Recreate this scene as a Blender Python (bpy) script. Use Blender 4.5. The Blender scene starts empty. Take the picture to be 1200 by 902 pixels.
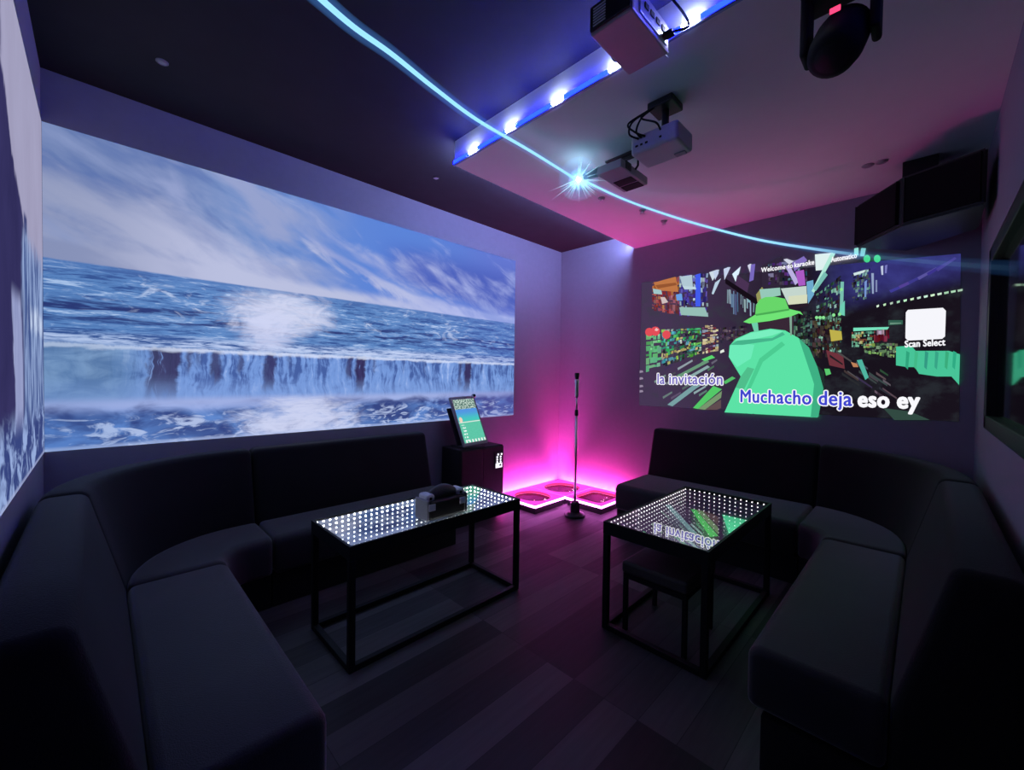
import bpy, bmesh, math, random
from mathutils import Vector, Matrix
R = random.Random(7)
PI = math.pi
S = bpy.context.scene
COL = S.collection
# ------------------------------------------------------------------ camera (a wide phone lens held in the doorway corner)
W, HH, FPX = 1200, 902, 484.64
CAM = Vector((0, 0, 1.35))
YAW, PIT, ROL = 0.7864, 0.0198, 0.0133
_F = Vector((math.cos(YAW), math.sin(YAW), 0)); _R = Vector((math.sin(YAW), -math.cos(YAW), 0)); _U = Vector((0, 0, 1))
FW = _F * math.cos(PIT) - _U * math.sin(PIT); U2 = _U * math.cos(PIT) + _F * math.sin(PIT)
RT = _R * math.cos(ROL) + U2 * math.sin(ROL); UP = U2 * math.cos(ROL) - _R * math.sin(ROL)
cd = bpy.data.cameras.new('camera'); cd.sensor_width = 36; cd.lens = FPX * 36 / W; cd.clip_start = 0.02
cam = bpy.data.objects.new('camera', cd); COL.objects.link(cam)
cam.matrix_world = Matrix(((RT.x, UP.x, -FW.x, CAM.x), (RT.y, UP.y, -FW.y, CAM.y), (RT.z, UP.z, -FW.z, CAM.z), (0, 0, 0, 1)))
S.camera = cam
def px(x, y, ax, v):
    """the point of the plane (axis ax = v) that the photograph shows at x, y"""
    d = FW + RT * ((x - 600) / FPX) + UP * ((451 - y) / FPX)
    return CAM + d * ((v - CAM[ax]) / d[ax])
def pz(x, y, zf):
    return CAM + (FW + RT * ((x - 600) / FPX) + UP * ((451 - y) / FPX)) * zf
# ------------------------------------------------------------------ room numbers
XL, YA, XB, YD = -0.2085, 3.2518, 4.0864, -0.232
HC, HP, XP, YP = 2.9062, 2.7465, 1.6778, 2.2476
Z0, Z1, XS = 0.9236, 2.633, 3.2722
HT = 0.5796
# ------------------------------------------------------------------ materials
def lin(c):
    return tuple((v / 255 / 12.92 if v / 255 <= 0.04045 else ((v / 255 + 0.055) / 1.055) ** 2.4) for v in c[:3])
class NT:
    def __init__(s, name):
        s.m = bpy.data.materials.new(name); s.m.use_nodes = True; s.t = s.m.node_tree; s.t.nodes.clear()
        s.out = s.t.nodes.new('ShaderNodeOutputMaterial')
    def n(s, t, **k):
        o = s.t.nodes.new(t)
        for a, b in k.items(): setattr(o, a, b)
        return o
    def put(s, sock, v):
        if isinstance(v, bpy.types.NodeSocket): s.t.links.new(v, sock)
        elif isinstance(v, (tuple, list)) and len(sock.default_value) == 4 and len(v) == 3: sock.default_value = (*v, 1)
        else: sock.default_value = v
    def ma(s, op, a, b=None, c=None):
        o = s.n('ShaderNodeMath', operation=op)
        for i, v in enumerate((a, b, c)):
            if v is not None: s.put(o.inputs[i], v)
        return o.outputs[0]
    def ss(s, x, a, b, lo=0.0, hi=1.0, kind='SMOOTHSTEP'):
        o = s.n('ShaderNodeMapRange', interpolation_type=kind)
        for i, v in enumerate((x, a, b, lo, hi)): s.put(o.inputs[i], v)
        return o.outputs[0]
    def band(s, x, a, b, w):
        return s.ma('MULTIPLY', s.ss(x, a - w, a + w), s.ss(x, b - w, b + w, 1.0, 0.0))
    def mix(s, f, a, b):
        o = s.n('ShaderNodeMix', data_type='RGBA'); s.put(o.inputs[0], f); s.put(o.inputs[6], a); s.put(o.inputs[7], b); return o.outputs[2]
    def vec(s, x=0.0, y=0.0, z=0.0):
        o = s.n('ShaderNodeCombineXYZ')
        for i, v in enumerate((x, y, z)): s.put(o.inputs[i], v)
        return o.outputs[0]
    def noise(s, v, sc, det=3.0, ro=0.5, dist=0.0):
        o = s.n('ShaderNodeTexNoise'); s.put(o.inputs['Vector'], v); s.put(o.inputs['Scale'], sc); s.put(o.inputs['Detail'], det)
        s.put(o.inputs['Roughness'], ro); s.put(o.inputs['Distortion'], dist); return o.outputs[0]
    def coords(s, kind='Object'):
        o = s.n('ShaderNodeTexCoord'); x = s.n('ShaderNodeSeparateXYZ'); s.t.links.new(o.outputs[kind], x.inputs[0]); return x.outputs[0], x.outputs[1], x.outputs[2]
    def add(s, a, b): return s.ma('ADD', a, b)
    def mul(s, a, b): return s.ma('MULTIPLY', a, b)
    def emit(s, col, st=1.0):
        e = s.n('ShaderNodeEmission'); s.put(e.inputs[0], col); s.put(e.inputs[1], st); s.t.links.new(e.outputs[0], s.out.inputs[0]); return s.m
    def bsdf(s, col, rough=0.5, metal=0.0, spec=0.5, bump=None, bs=0.1, emi=None, est=0.0, **k):
        b = s.n('ShaderNodeBsdfPrincipled'); s.put(b.inputs['Base Color'], col); s.put(b.inputs['Roughness'], rough); s.put(b.inputs['Metallic'], metal)
        s.put(b.inputs['Specular IOR Level'], spec)
        if emi is not None: s.put(b.inputs['Emission Color'], emi); s.put(b.inputs['Emission Strength'], est)
        for a, v in k.items(): s.put(b.inputs[a], v)
        if bump is not None:
            o = s.n('ShaderNodeBump'); s.put(o.inputs['Strength'], bs); s.put(o.inputs['Distance'], 0.01); s.t.links.new(bump, o.inputs['Height']); s.t.links.new(o.outputs[0], b.inputs['Normal'])
        s.t.links.new(b.outputs[0], s.out.inputs[0]); return s.m
def plain(name, c, rough=0.5, metal=0.0, spec=0.5, var=0.15, sc=30.0, bs=0.05):
    t = NT(name); x, y, z = t.coords('Object'); n = t.noise(t.vec(x, y, z), sc, 3.0)
    lo = tuple(v * (1 - var) for v in c); hi = tuple(min(1, v * (1 + var)) for v in c)
    return t.bsdf(t.mix(n, lo, hi), rough, metal, spec, bump=n, bs=bs)
def glow(name, c, st=1.0):
    return NT(name).emit(tuple(c), st)
M = {}
M['wall'] = plain('wall_paint', (0.30, 0.275, 0.335), 0.75, 0, 0.2, 0.06, 22, 0.04)
M['ceil'] = plain('ceiling_black_paint', (0.026, 0.025, 0.03), 0.8, 0, 0.2, 0.25, 6, 0.08)
M['panel'] = plain('ceiling_white_paint', (0.80, 0.83, 0.82), 0.8, 0, 0.2, 0.03, 8, 0.03)
M['black'] = plain('black_powder_metal', (0.012, 0.012, 0.014), 0.55, 0.2, 0.4, 0.3, 60)
M['blackp'] = plain('black_plastic', (0.016, 0.016, 0.018), 0.4, 0, 0.5, 0.25, 50)
M['cab'] = plain('black_laminate', (0.022, 0.02, 0.024), 0.45, 0, 0.4, 0.2, 40)
M['silver'] = plain('silver_plastic', (0.42, 0.38, 0.42), 0.4, 0.1, 0.5, 0.05, 40)
M['white'] = plain('white_plastic', (0.62, 0.6, 0.64), 0.45, 0, 0.5, 0.05, 40)
M['chrome'] = plain('chrome', (0.8, 0.8, 0.82), 0.3, 1, 0.5, 0.05, 20, 0.0)
M['grey'] = plain('grey_plastic', (0.32, 0.32, 0.37), 0.45, 0, 0.5, 0.1, 40)
M['pale'] = plain('pale_plastic', (0.82, 0.82, 0.9), 0.35, 0, 0.5, 0.1, 40)
M['leather'] = plain('padded_leather', (0.085, 0.072, 0.066), 0.5, 0, 0.4, 0.2, 60, 0.1)
M['matte'] = plain('matt_black_plastic', (0.012, 0.012, 0.013), 0.75, 0, 0.2, 0.2, 40)
M['dark'] = plain('dark_slot', (0.006, 0.006, 0.008), 0.6, 0, 0.3, 0.2, 30)
M['gmesh'] = plain('speaker_cloth', (0.01, 0.01, 0.011), 0.9, 0, 0.1, 0.4, 200, 0.3)
for nm, lo_, hi_, sh in (('sofa', (0.020, 0.0185, 0.022), (0.036, 0.034, 0.04), 0.55), ('sofa_shaded', (0.006, 0.0055, 0.007), (0.012, 0.0115, 0.014), 0.22)):  # same velvet; backs darkened and seats lightened to paint in the shade
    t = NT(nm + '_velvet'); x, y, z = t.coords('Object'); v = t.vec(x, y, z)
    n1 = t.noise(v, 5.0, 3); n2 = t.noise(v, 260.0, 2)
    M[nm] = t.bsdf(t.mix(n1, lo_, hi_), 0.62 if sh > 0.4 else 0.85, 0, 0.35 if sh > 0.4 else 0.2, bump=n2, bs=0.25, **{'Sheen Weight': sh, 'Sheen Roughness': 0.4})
t = NT('floor_planks'); x, y, z = t.coords('Object')
br = t.n('ShaderNodeTexBrick'); t.put(br.inputs['Vector'], t.vec(x, y, 0.0)); t.put(br.inputs['Scale'], 1.0); br.offset = 0.37; br.offset_frequency = 1
for k, vv in (('Brick Width', 0.92), ('Row Height', 0.155), ('Mortar Size', 0.0015), ('Mortar Smooth', 0.1), ('Bias', 0.0)): t.put(br.inputs[k], vv)
t.put(br.inputs['Color1'], (0.0, 0.0, 0.0)); t.put(br.inputs['Color2'], (1.0, 1.0, 1.0)); t.put(br.inputs['Mortar'], (0.0, 0.0, 0.0))
gr = t.noise(t.vec(t.mul(x, 2.0), t.mul(y, 28.0), 0.0), 1.6, 5, 0.6, 0.4)
base = t.mix(t.ss(br.outputs[0], 0.15, 0.85), (0.034, 0.030, 0.033), (0.15, 0.135, 0.14))
col = t.mix(gr, base, t.mix(0.45, base, (0.02, 0.018, 0.02)))
M['floor'] = t.bsdf(col, t.ss(gr, 0.2, 0.8, 0.42, 0.6), 0, 0.35, bump=gr, bs=0.03)
# ------------------------------------------------------------------ mesh helpers
class MB:
    def __init__(s): s.b = bmesh.new()
    def box(s, lo, hi, bev=0.0, seg=2):
        r = bmesh.ops.create_cube(s.b, size=1.0); vs = r['verts']
        for v in vs: v.co = Vector([lo[i] + (v.co[i] + 0.5) * (hi[i] - lo[i]) for i in range(3)])
        if bev:
            es = list({e for v in vs for e in v.link_edges}); bmesh.ops.bevel(s.b, geom=es, offset=bev, segments=seg, affect='EDGES', profile=0.5)
        return s
    def obox(s, c, ax, half, bev=0.0):
        """box at c with half sizes along three given directions"""
        r = bmesh.ops.create_cube(s.b, size=2.0)
        for v in r['verts']:
            q = v.co.copy(); v.co = Vector(c) + Vector(ax[0]) * q.x * half[0] + Vector(ax[1]) * q.y * half[1] + Vector(ax[2]) * q.z * half[2]
        if bev:
            es = list({e for v in r['verts'] for e in v.link_edges}); bmesh.ops.bevel(s.b, geom=es, offset=bev, segments=2, affect='EDGES')
        return s
    def tube(s, pts, r, n=10, cap=True):
        pts = [Vector(p) for p in pts]; rs = r if isinstance(r, (list, tuple)) else [r] * len(pts); rings = []
        up = None
        for i, p in enumerate(pts):
            d = (pts[min(i + 1, len(pts) - 1)] - pts[max(i - 1, 0)]).normalized()
            if up is None:
                up = Vector((0, 0, 1)) if abs(d.z) < 0.9 else Vector((1, 0, 0))
            a = d.cross(up).normalized(); b = a.cross(d).normalized(); up = b
            rings.append([s.b.verts.new(p + (a * math.cos(2 * math.pi * k / n) + b * math.sin(2 * math.pi * k / n)) * rs[i]) for k in range(n)])
        for q in range(len(rings) - 1):
            for k in range(n): s.b.faces.new((rings[q][k], rings[q][(k + 1) % n], rings[q + 1][(k + 1) % n], rings[q + 1][k]))
        if cap: s.b.faces.new(rings[0]); s.b.faces.new(rings[-1][::-1])
        return s
    def lathe(s, c, prof, n=32, ax=(0, 0, 1)):
        ax = Vector(ax).normalized(); a = ax.orthogonal().normalized(); b = ax.cross(a); rings = []
        for (r, h) in prof:
            if r < 1e-6: rings.append([s.b.verts.new(Vector(c) + ax * h)])
            else: rings.append([s.b.verts.new(Vector(c) + ax * h + (a * math.cos(2 * math.pi * k / n) + b * math.sin(2 * math.pi * k / n)) * r) for k in range(n)])
        for p, q in zip(rings, rings[1:]):
            for k in range(n):
                f = [p[k % len(p)], p[(k + 1) % len(p)], q[(k + 1) % len(q)], q[k % len(q)]]
                f = list(dict.fromkeys(f))
                if len(f) > 2: s.b.faces.new(f)
        return s
    def prism(s, poly, z0, z1, bev=0.0):
        lo = [s.b.verts.new((p[0], p[1], z0)) for p in poly]; hi = [s.b.verts.new((p[0], p[1], z1)) for p in poly]; n = len(poly)
        s.b.faces.new(lo[::-1]); s.b.faces.new(hi)
        for k in range(n): s.b.faces.new((lo[k], lo[(k + 1) % n], hi[(k + 1) % n], hi[k]))
        if bev: bmesh.ops.bevel(s.b, geom=list({e for v in lo + hi for e in v.link_edges}), offset=bev, segments=2, affect='EDGES')
        return s
    def quad(s, *p):
        s.b.faces.new([s.b.verts.new(q) for q in p]); return s
    def ball(s, c, r, sub=2):
        o = bmesh.ops.create_icosphere(s.b, subdivisions=sub, radius=r)
        for v in o['verts']: v.co += Vector(c)
        return s
    def build(s, name, mat, parent=None, smooth=False, fix=True):
        if fix: bmesh.ops.recalc_face_normals(s.b, faces=s.b.faces)
        off = Vector((0, 0, 0))
        q = parent
        while q is not None: off += q.location; q = q.parent
        for v in s.b.verts: v.co -= off
        me = bpy.data.meshes.new(name); s.b.to_mesh(me); s.b.free()
        if smooth:
            for p in me.polygons: p.use_smooth = True
        o = bpy.data.objects.new(name, me); COL.objects.link(o)
        if mat is not None: me.materials.append(mat)
        if parent is not None: o.parent = parent
        return o
def tag(o, label, cat, group=None):
    o['label'] = label; o['category'] = cat
    if group: o['group'] = group
    return o
def thing(name, loc, label, cat, group=None):
    o = bpy.data.objects.new(name, None); o.location = loc; o.empty_display_size = 0.1; COL.objects.link(o); return tag(o, label, cat, group)
def struct(o): o['kind'] = 'structure'; return o
def autosmooth(o, deg=35):
    for p in o.data.polygons: p.use_smooth = True
    m = o.modifiers.new('edges', 'EDGE_SPLIT'); m.split_angle = math.radians(deg); return o
# ------------------------------------------------------------------ the room
T = 0.12
struct(MB().box((-1.5, -1.5, -0.1), (XB + T, YA + T, 0)).build('floor', M['floor']))
struct(MB().box((-1.5, -1.5, HC), (XB + T, YA + T, HC + 0.1)).build('ceiling', M['ceil']))
struct(MB().box((XL - T, YA, 0), (XB + T, YA + T, HC)).build('wall_back', M['wall']))
struct(MB().box((XB, YD - T, 0), (XB + T, YA, HC)).build('wall_right', M['wall']))
struct(MB().box((XL - T, 0.75, 0), (XL, YA, HC)).build('wall_left', M['wall']))
WX0, WX1, WZ0, WZ1 = 1.25, 3.54, 1.10, 2.09
wf = MB()
for lo, hi in (((0.85, YD - T, 0), (WX0, YD, HC)), ((WX1, YD - T, 0), (XB, YD, HC)), ((WX0, YD - T, 0), (WX1, YD, WZ0)), ((WX0, YD - T, WZ1), (WX1, YD, HC))): wf.box(lo, hi)
struct(wf.build('wall_front', M['wall']))
struct(MB().box((-1.5, 0.75, 0), (XL - T, 0.87, HC)).build('wall_doorway_left', M['wall']))
struct(MB().box((0.85, -1.5, 0), (0.97, YD - T, HC)).build('wall_doorway_right', M['wall']))
struct(MB().box((-1.5, -1.5, 0), (-1.4, 0.75, HC)).build('wall_lobby_left', M['wall']))
struct(MB().box((-1.4, -1.5, 0), (0.85, -1.4, HC)).build('wall_lobby_front', M['wall']))
struct(MB().box((XP, YD, HP), (XB, YP, HC)).build('ceiling_dropped', M['panel']))
for nm, lo, hi in (('baseboard_back', (XL, YA - 0.012, 0), (XB, YA, 0.07)), ('baseboard_right', (XB - 0.012, YD, 0), (XB, YA - 0.012, 0.07))):
    struct(MB().box(lo, hi, 0.003).build(nm, M['blackp']))
# dark window in the near wall, right of the video
gl = NT('dark_window_glass').bsdf((0.006, 0.006, 0.008), 0.05, 0, 0.25)
w = struct(bpy.data.objects.new('window_1', None)); w.location = (2.4, YD, 1.6); COL.objects.link(w)
fr = MB(); fw = 0.07; y0_, y1_ = YD - 0.06, YD - 0.002
for lo, hi in (((WX0, y0_, WZ0), (WX1, y1_, WZ0 + fw)), ((WX0, y0_, WZ1 - fw), (WX1, y1_, WZ1)), ((WX0, y0_, WZ0), (WX0 + fw, y1_, WZ1)), ((WX1 - fw, y0_, WZ0), (WX1, y1_, WZ1))):
    fr.box(lo, hi, 0.004)
fr.build('window_frame', M['black'], w)
MB().box((WX0 + 0.02, YD - 0.05, WZ0 + 0.02), (WX1 - 0.02, YD - 0.036, WZ1 - 0.02)).build('pane', gl, w)
MB().box((WX0, YD - T, WZ0), (WX1, YD - T + 0.01, WZ1)).build('blind_board', M['black'], w)
# ------------------------------------------------------------------ projected seascape, the projector's light put into a glowing sheet
def grid(name, P, mat, parent=None, nx=1, ny=1):
    """flat rectangle P(0..1, 0..1) with uv"""
    b = bmesh.new(); uvl = b.loops.layers.uv.new('uv')
    vs = [[b.verts.new(P(i / nx, j / ny)) for i in range(nx + 1)] for j in range(ny + 1)]
    for j in range(ny):
        for i in range(nx):
            f = b.faces.new((vs[j][i], vs[j][i + 1], vs[j + 1][i + 1], vs[j + 1][i]))
            for l, (a, c) in zip(f.loops, ((i, j), (i + 1, j), (i + 1, j + 1), (i, j + 1))): l[uvl].uv = (a / nx, c / ny)
    m = MB(); m.b.free(); m.b = b
    return m.build(name, mat, parent, fix=False)
t = NT('seascape_light'); u, v, _ = t.coords('UV'); mul, add, ss = t.mul, t.add, t.ss
X = mul(u, 3.48); Y = mul(v, 1.71)
# sky
ca, sa = math.cos(-0.42), math.sin(-0.42)
rx = add(mul(X, ca), mul(Y, sa)); ry = add(mul(X, -sa), mul(Y, ca))
n1 = t.noise(t.vec(mul(rx, 0.75), mul(ry, 2.6), 3.1), 1.25, 5, 0.52, 0.35)
n2 = t.noise(t.vec(mul(rx, 1.3), mul(ry, 3.2), 9.3), 2.6, 5, 0.55, 0.6)
hz = ss(v, 0.60, 0.80, 0.22, 0.0)
lf = ss(u, 0.0, 0.34, 0.16, 0.0)
topb = ss(v, 0.8, 1.0, 0.0, -0.10)
wob = add(mul(t.ma('SUBTRACT', n1, 0.5), 0.16), mul(t.ma('SUBTRACT', n2, 0.5), 0.10))
va = add(v, wob)
arcv = add(mul(t.ma('EXPONENT', mul(t.ma('SUBTRACT', u, 0.34), -5.0)), 0.27), 0.605)
da = t.ma('SUBTRACT', va, arcv)
arc_ = mul(t.band(da, -0.045, 0.012, 0.022), ss(u, 0.33, 0.40))
wedge = mul(ss(add(va, mul(u, 0.42)), 0.92, 0.76), ss(u, 0.42, 0.24))
under = mul(mul(ss(da, -0.05, -0.09), ss(u, 0.45, 0.55)), 0.0)
upr = mul(mul(ss(da, 0.02, 0.09), ss(u, 0.5, 0.66)), ss(v, 0.98, 0.82))
low = ss(add(v, mul(wob, 0.4)), 0.66, 0.60)
cl = add(add(mul(n1, 0.6), mul(n2, 0.4)), add(add(mul(arc_, 0.20), mul(wedge, 0.16)), add(mul(low, 0.22), add(topb, mul(upr, 0.03)))))
c = ss(cl, 0.44, 0.72)
blue = t.mix(ss(u, 0.1, 0.6), lin((116, 146, 198)), lin((92, 132, 216)))
blue = t.mix(ss(u, 0.6, 1.0), blue, lin((100, 118, 208)))
blue = t.mix(mul(upr, 0.85), blue, lin((76, 94, 186)))
blue = t.mix(mul(ss(u, 0.30, 0.12), 0.8), blue, lin((122, 136, 184)))
n5 = t.noise(t.vec(mul(rx, 1.5), mul(ry, 3.4), 31.0), 1.3, 4, 0.5, 0.3)
blue = t.mix(mul(ss(n5, 0.42, 0.62), ss(u, 0.5, 0.3)), blue, lin((150, 162, 206)))
blue = t.mix(mul(ss(n5, 0.48, 0.36), mul(ss(u, 0.5, 0.3), 0.7)), blue, lin((92, 116, 178)))
wht = t.mix(ss(u, 0.0, 0.25), lin((166, 170, 202)), lin((186, 192, 224)))
wht = t.mix(ss(u, 0.4, 0.9), wht, lin((176, 186, 238)))
n4 = t.noise(t.vec(mul(rx, 1.1), mul(ry, 2.6), 20.0), 1.4, 4, 0.5, 0.4)
wht = t.mix(mul(ss(n4, 0.46, 0.66), 0.55), wht, t.mix(ss(u, 0.1, 0.5), lin((132, 142, 184)), lin((112, 136, 214))))
sky = t.mix(c, blue, wht)
# sea in front of the horizon
w1 = t.noise(t.vec(mul(X, 2.2), mul(Y, 22.0), 1.0), 1.6, 4, 0.6, 0.5)
w2 = t.noise(t.vec(mul(X, 6.0), mul(Y, 48.0), 5.0), 1.8, 4, 0.62, 0.9)
w3 = t.noise(t.vec(mul(X, 3.0), mul(Y, 6.0), 2.0), 1.8, 4, 0.6, 1.2)
wv = add(mul(w1, 0.55), mul(w2, 0.45))
sea = t.mix(ss(wv, 0.40, 0.52), lin((58, 88, 152)), lin((96, 138, 198)))
sea = t.mix(ss(wv, 0.53, 0.66), sea, lin((186, 208, 244)))
sea = t.mix(mul(t.band(v, 0.415, 0.475, 0.015), ss(w1, 0.40, 0.55, 1.0, 0.0)), sea, lin((48, 62, 122)))
sea = t.mix(mul(ss(v, 0.54, 0.60), 0.6), sea, lin((88, 124, 188)))
spray = mul(ss(w3, 0.55, 0.7), t.band(v, 0.45, 0.58, 0.04))
sea = t.mix(mul(spray, 0.75), sea, lin((200, 214, 244)))
foamb = mul(t.band(v, 0.338, 0.372, 0.014), ss(wv, 0.40, 0.56))
sea = t.mix(mul(foamb, 0.75), sea, lin((206, 218, 250)))
sea = t.mix(mul(ss(u, 0.5, 1.0), 0.25), sea, lin((84, 98, 196)))
def blob(cu, cv, ru, rv):
    a = t.ma('POWER', t.ma('ABSOLUTE', mul(t.ma('SUBTRACT', u, cu), 1 / ru)), 2.0); b = t.ma('POWER', t.ma('ABSOLUTE', mul(t.ma('SUBTRACT', v, cv), 1 / rv)), 2.0)
    return ss(add(add(a, b), add(mul(t.ma('SUBTRACT', w3, 0.5), 2.4), mul(t.ma('SUBTRACT', w2, 0.5), 1.2))), -0.2, 1.5, 1.0, 0.0)
sea = t.mix(mul(blob(0.325, 0.50, 0.10, 0.10), 0.9), sea, lin((214, 218, 244)))
sea = t.mix(mul(blob(0.30, 0.43, 0.05, 0.10), 0.85), sea, lin((206, 212, 244)))
# the falls
vv = add(v, mul(t.ma('SUBTRACT', w3, 0.5), 0.03))
cx = add(X, mul(t.ma('SUBTRACT', t.noise(t.vec(mul(X, 2.5), mul(Y, 5.0), 12.0), 1.0, 3), 0.5), 0.10))
f1 = t.noise(t.vec(mul(cx, 11.0), mul(Y, 2.6), 4.0), 1.0, 4, 0.6, 0.9)
f2 = t.noise(t.vec(mul(cx, 34.0), mul(Y, 3.4), 8.0), 1.0, 4, 0.62, 0.7)
f3 = t.noise(t.vec(mul(X, 6.0), mul(Y, 9.0), 6.0), 1.0, 4, 0.55, 1.0)
fl = add(mul(f1, 0.45), add(mul(f2, 0.35), mul(f3, 0.2)))
fall = t.mix(ss(fl, 0.42, 0.53), lin((70, 96, 162)), lin((118, 154, 220)))
fall = t.mix(ss(fl, 0.53, 0.66), fall, lin((178, 200, 248)))
soft = t.mix(ss(f3, 0.3, 0.7), lin((86, 122, 172)), lin((140, 172, 212)))
fall = t.mix(mul(ss(u, 0.07, 0.13, 1.0, 0.0), 0.85), fall, soft)
uw = add(u, add(mul(t.ma('SUBTRACT', f3, 0.5), 0.022), mul(t.ma('SUBTRACT', f1, 0.5), 0.016)))
for a_, b_, bot, st in ((0.118, 0.158, 0.16, 1.0), (0.168, 0.175, 0.25, 0.8), (0.183, 0.188, 0.27, 0.6), (0.206, 0.220, 0.21, 0.85), (0.247, 0.255, 0.24, 0.7), (0.292, 0.310, 0.165, 0.85), (0.335, 0.340, 0.27, 0.5), (0.458, 0.470, 0.22, 0.8), (0.480, 0.502, 0.155, 1.0), (0.52, 0.527, 0.25, 0.6), (0.60, 0.604, 0.27, 0.5), (0.66, 0.665, 0.26, 0.5), (0.776, 0.787, 0.18, 0.7), (0.798, 0.822, 0.15, 1.0), (0.86, 0.866, 0.26, 0.5)):
    g = mul(t.band(add(uw, mul(v, -0.03)), a_ - 0.008, b_ - 0.008, 0.004), ss(add(v, mul(t.ma('SUBTRACT', f2, 0.5), 0.16)), bot - 0.02, bot + 0.03))
    fall = t.mix(mul(g, mul(st, ss(f2, 0.72, 0.60))), fall, t.mix(f2, lin((34, 32, 70)), lin((72, 66, 118))))
fall = t.mix(mul(ss(vv, 0.25, 0.15), 0.62), fall, lin((128, 160, 222)))
fall = t.mix(mul(t.band(vv, 0.324, 0.345, 0.006), 0.8), fall, lin((216, 226, 252)))
fall = t.mix(mul(ss(u, 0.0, 0.22, 1.0, 0.0), 0.25), fall, lin((110, 140, 176)))
# basin
b1 = t.noise(t.vec(mul(X, 6.0), mul(Y, 17.0), 7.0), 1.0, 5, 0.6, 1.3)
b2 = t.noise(t.vec(mul(X, 2.4), mul(Y, 5.0), 3.0), 1.2, 4, 0.55, 0.8)
bas = t.mix(ss(b2, 0.35, 0.65), lin((54, 70, 132)), lin((96, 136, 206)))
bas = t.mix(mul(ss(b1, 0.50, 0.63), mul(ss(v, 0.12, 0.08), 0.85)), bas, lin((186, 202, 240)))
bas = t.mix(mul(ss(add(v, mul(t.ma('SUBTRACT', b2, 0.5), 0.10)), 0.095, 0.150), 0.85), bas, lin((170, 184, 234)))
bas = t.mix(mul(blob(0.37, 0.05, 0.12, 0.12), 0.95), bas, lin((206, 212, 242)))
bas = t.mix(mul(ss(v, 0.016, 0.004), 0.5), bas, lin((190, 205, 245)))
bas = t.mix(mul(ss(u, 0.62, 0.95), 0.35), bas, lin((98, 88, 176)))
# put together
he = add(v, mul(t.ma('SUBTRACT', w2, 0.5), 0.006))
pic = t.mix(ss(he, 0.590, 0.597), sea, sky)
pic = t.mix(ss(add(v, add(mul(t.ma('SUBTRACT', f2, 0.5), 0.014), mul(t.ma('SUBTRACT', f3, 0.5), 0.012))), 0.331, 0.341, 1.0, 0.0), pic, fall)
pic = t.mix(ss(v, 0.138, 0.172, 1.0, 0.0), pic, bas)
ms = t.n('ShaderNodeMix', data_type='RGBA', blend_type='MULTIPLY'); t.put(ms.inputs[0], 1.0); t.put(ms.inputs[6], pic); t.put(ms.inputs[7], t.mix(ss(u, 0.0, 0.2), (0.80, 0.86, 0.90), (1.0, 1.0, 1.0)))
M['sea'] = t.emit(ms.outputs[2], 1.0)
sea_o = grid('projected_seascape', lambda a, b: (XL + 0.004 + a * (XS - XL - 0.004), YA - 0.003, Z0 + b * (Z1 - Z0)), M['sea'], None, 24, 12)
tag(sea_o, 'wide blue projected picture of a sea spilling over falls on the back wall', 'projected picture')
# spill of the picture on the left wall, painted as emission
t = NT('seascape_spill_light'); u, v, _ = t.coords('UV'); mul, add, ss = t.mul, t.add, t.ss
X = mul(u, 1.9); Y = mul(v, 1.71)
s1 = t.noise(t.vec(mul(X, 3.0), mul(Y, 1.2), 2.0), 1.4, 4, 0.6, 0.6)
s2 = t.noise(t.vec(mul(X, 13.0), mul(Y, 2.0), 5.0), 1.2, 4, 0.6, 0.5)
s3 = t.noise(t.vec(mul(X, 7.0), mul(Y, 7.0), 8.0), 1.2, 4, 0.6, 0.8)
dk = t.mix(s1, lin((38, 36, 76)), lin((62, 58, 108)))
wat = t.mix(ss(s2, 0.38, 0.62), lin((58, 78, 136)), lin((150, 172, 216)))
gry = t.mix(s1, lin((150, 146, 176)), lin((170, 168, 200)))
# u: 0 at the back corner, grows towards the viewer; v: height
edge = add(u, mul(t.ma('SUBTRACT', s1, 0.5), 0.16))
lim = add(ss(v, 0.575, 0.80, 0.40, 0.68, 'LINEAR'), mul(t.ma('SUBTRACT', s3, 0.5), 0.03))
top = t.mix(ss(t.ma('SUBTRACT', edge, lim), -0.01, 0.02), gry, dk)
sl = mul(t.band(u, 0.345, 0.395, 0.01), ss(v, 0.60, 0.62, 1.0, 0.0))
top = t.mix(sl, top, lin((60, 66, 116)))
low = t.mix(ss(edge, 0.40, 0.46), wat, dk)
low = t.mix(mul(t.band(edge, 0.45, 0.56, 0.012), ss(v, 0.43, 0.38)), low, t.mix(s2, lin((110, 118, 168)), lin((176, 184, 224))))
low = t.mix(mul(mul(t.band(add(v, mul(t.ma('SUBTRACT', s3, 0.5), 0.08)), 0.355, 0.405, 0.02), ss(edge, 0.38, 0.30)), ss(s2, 0.3, 0.7)), low, lin((206, 220, 246)))
bot = t.mix(ss(s3, 0.45, 0.62), lin((56, 70, 128)), lin((150, 172, 220)))
low = t.mix(ss(v, 0.18, 0.10), low, bot)
p2 = t.mix(ss(add(v, mul(t.ma('SUBTRACT', s3, 0.5), 0.1)), 0.52, 0.60), low, top)
p2 = t.mix(mul(ss(v, 0.012, 0.004), 0.6), p2, lin((170, 180, 220)))
M['spill'] = t.emit(p2, 1.0)
sp = grid('projected_seascape_edge', lambda a, b: (XL + 0.003, YA - 0.004 - a * 1.9, Z0 + b * (Z1 - Z0)), M['spill'], None, 12, 8)
tag(sp, 'stretched pale and violet projected water streaks on the side wall beside the corner', 'projected picture')
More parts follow.
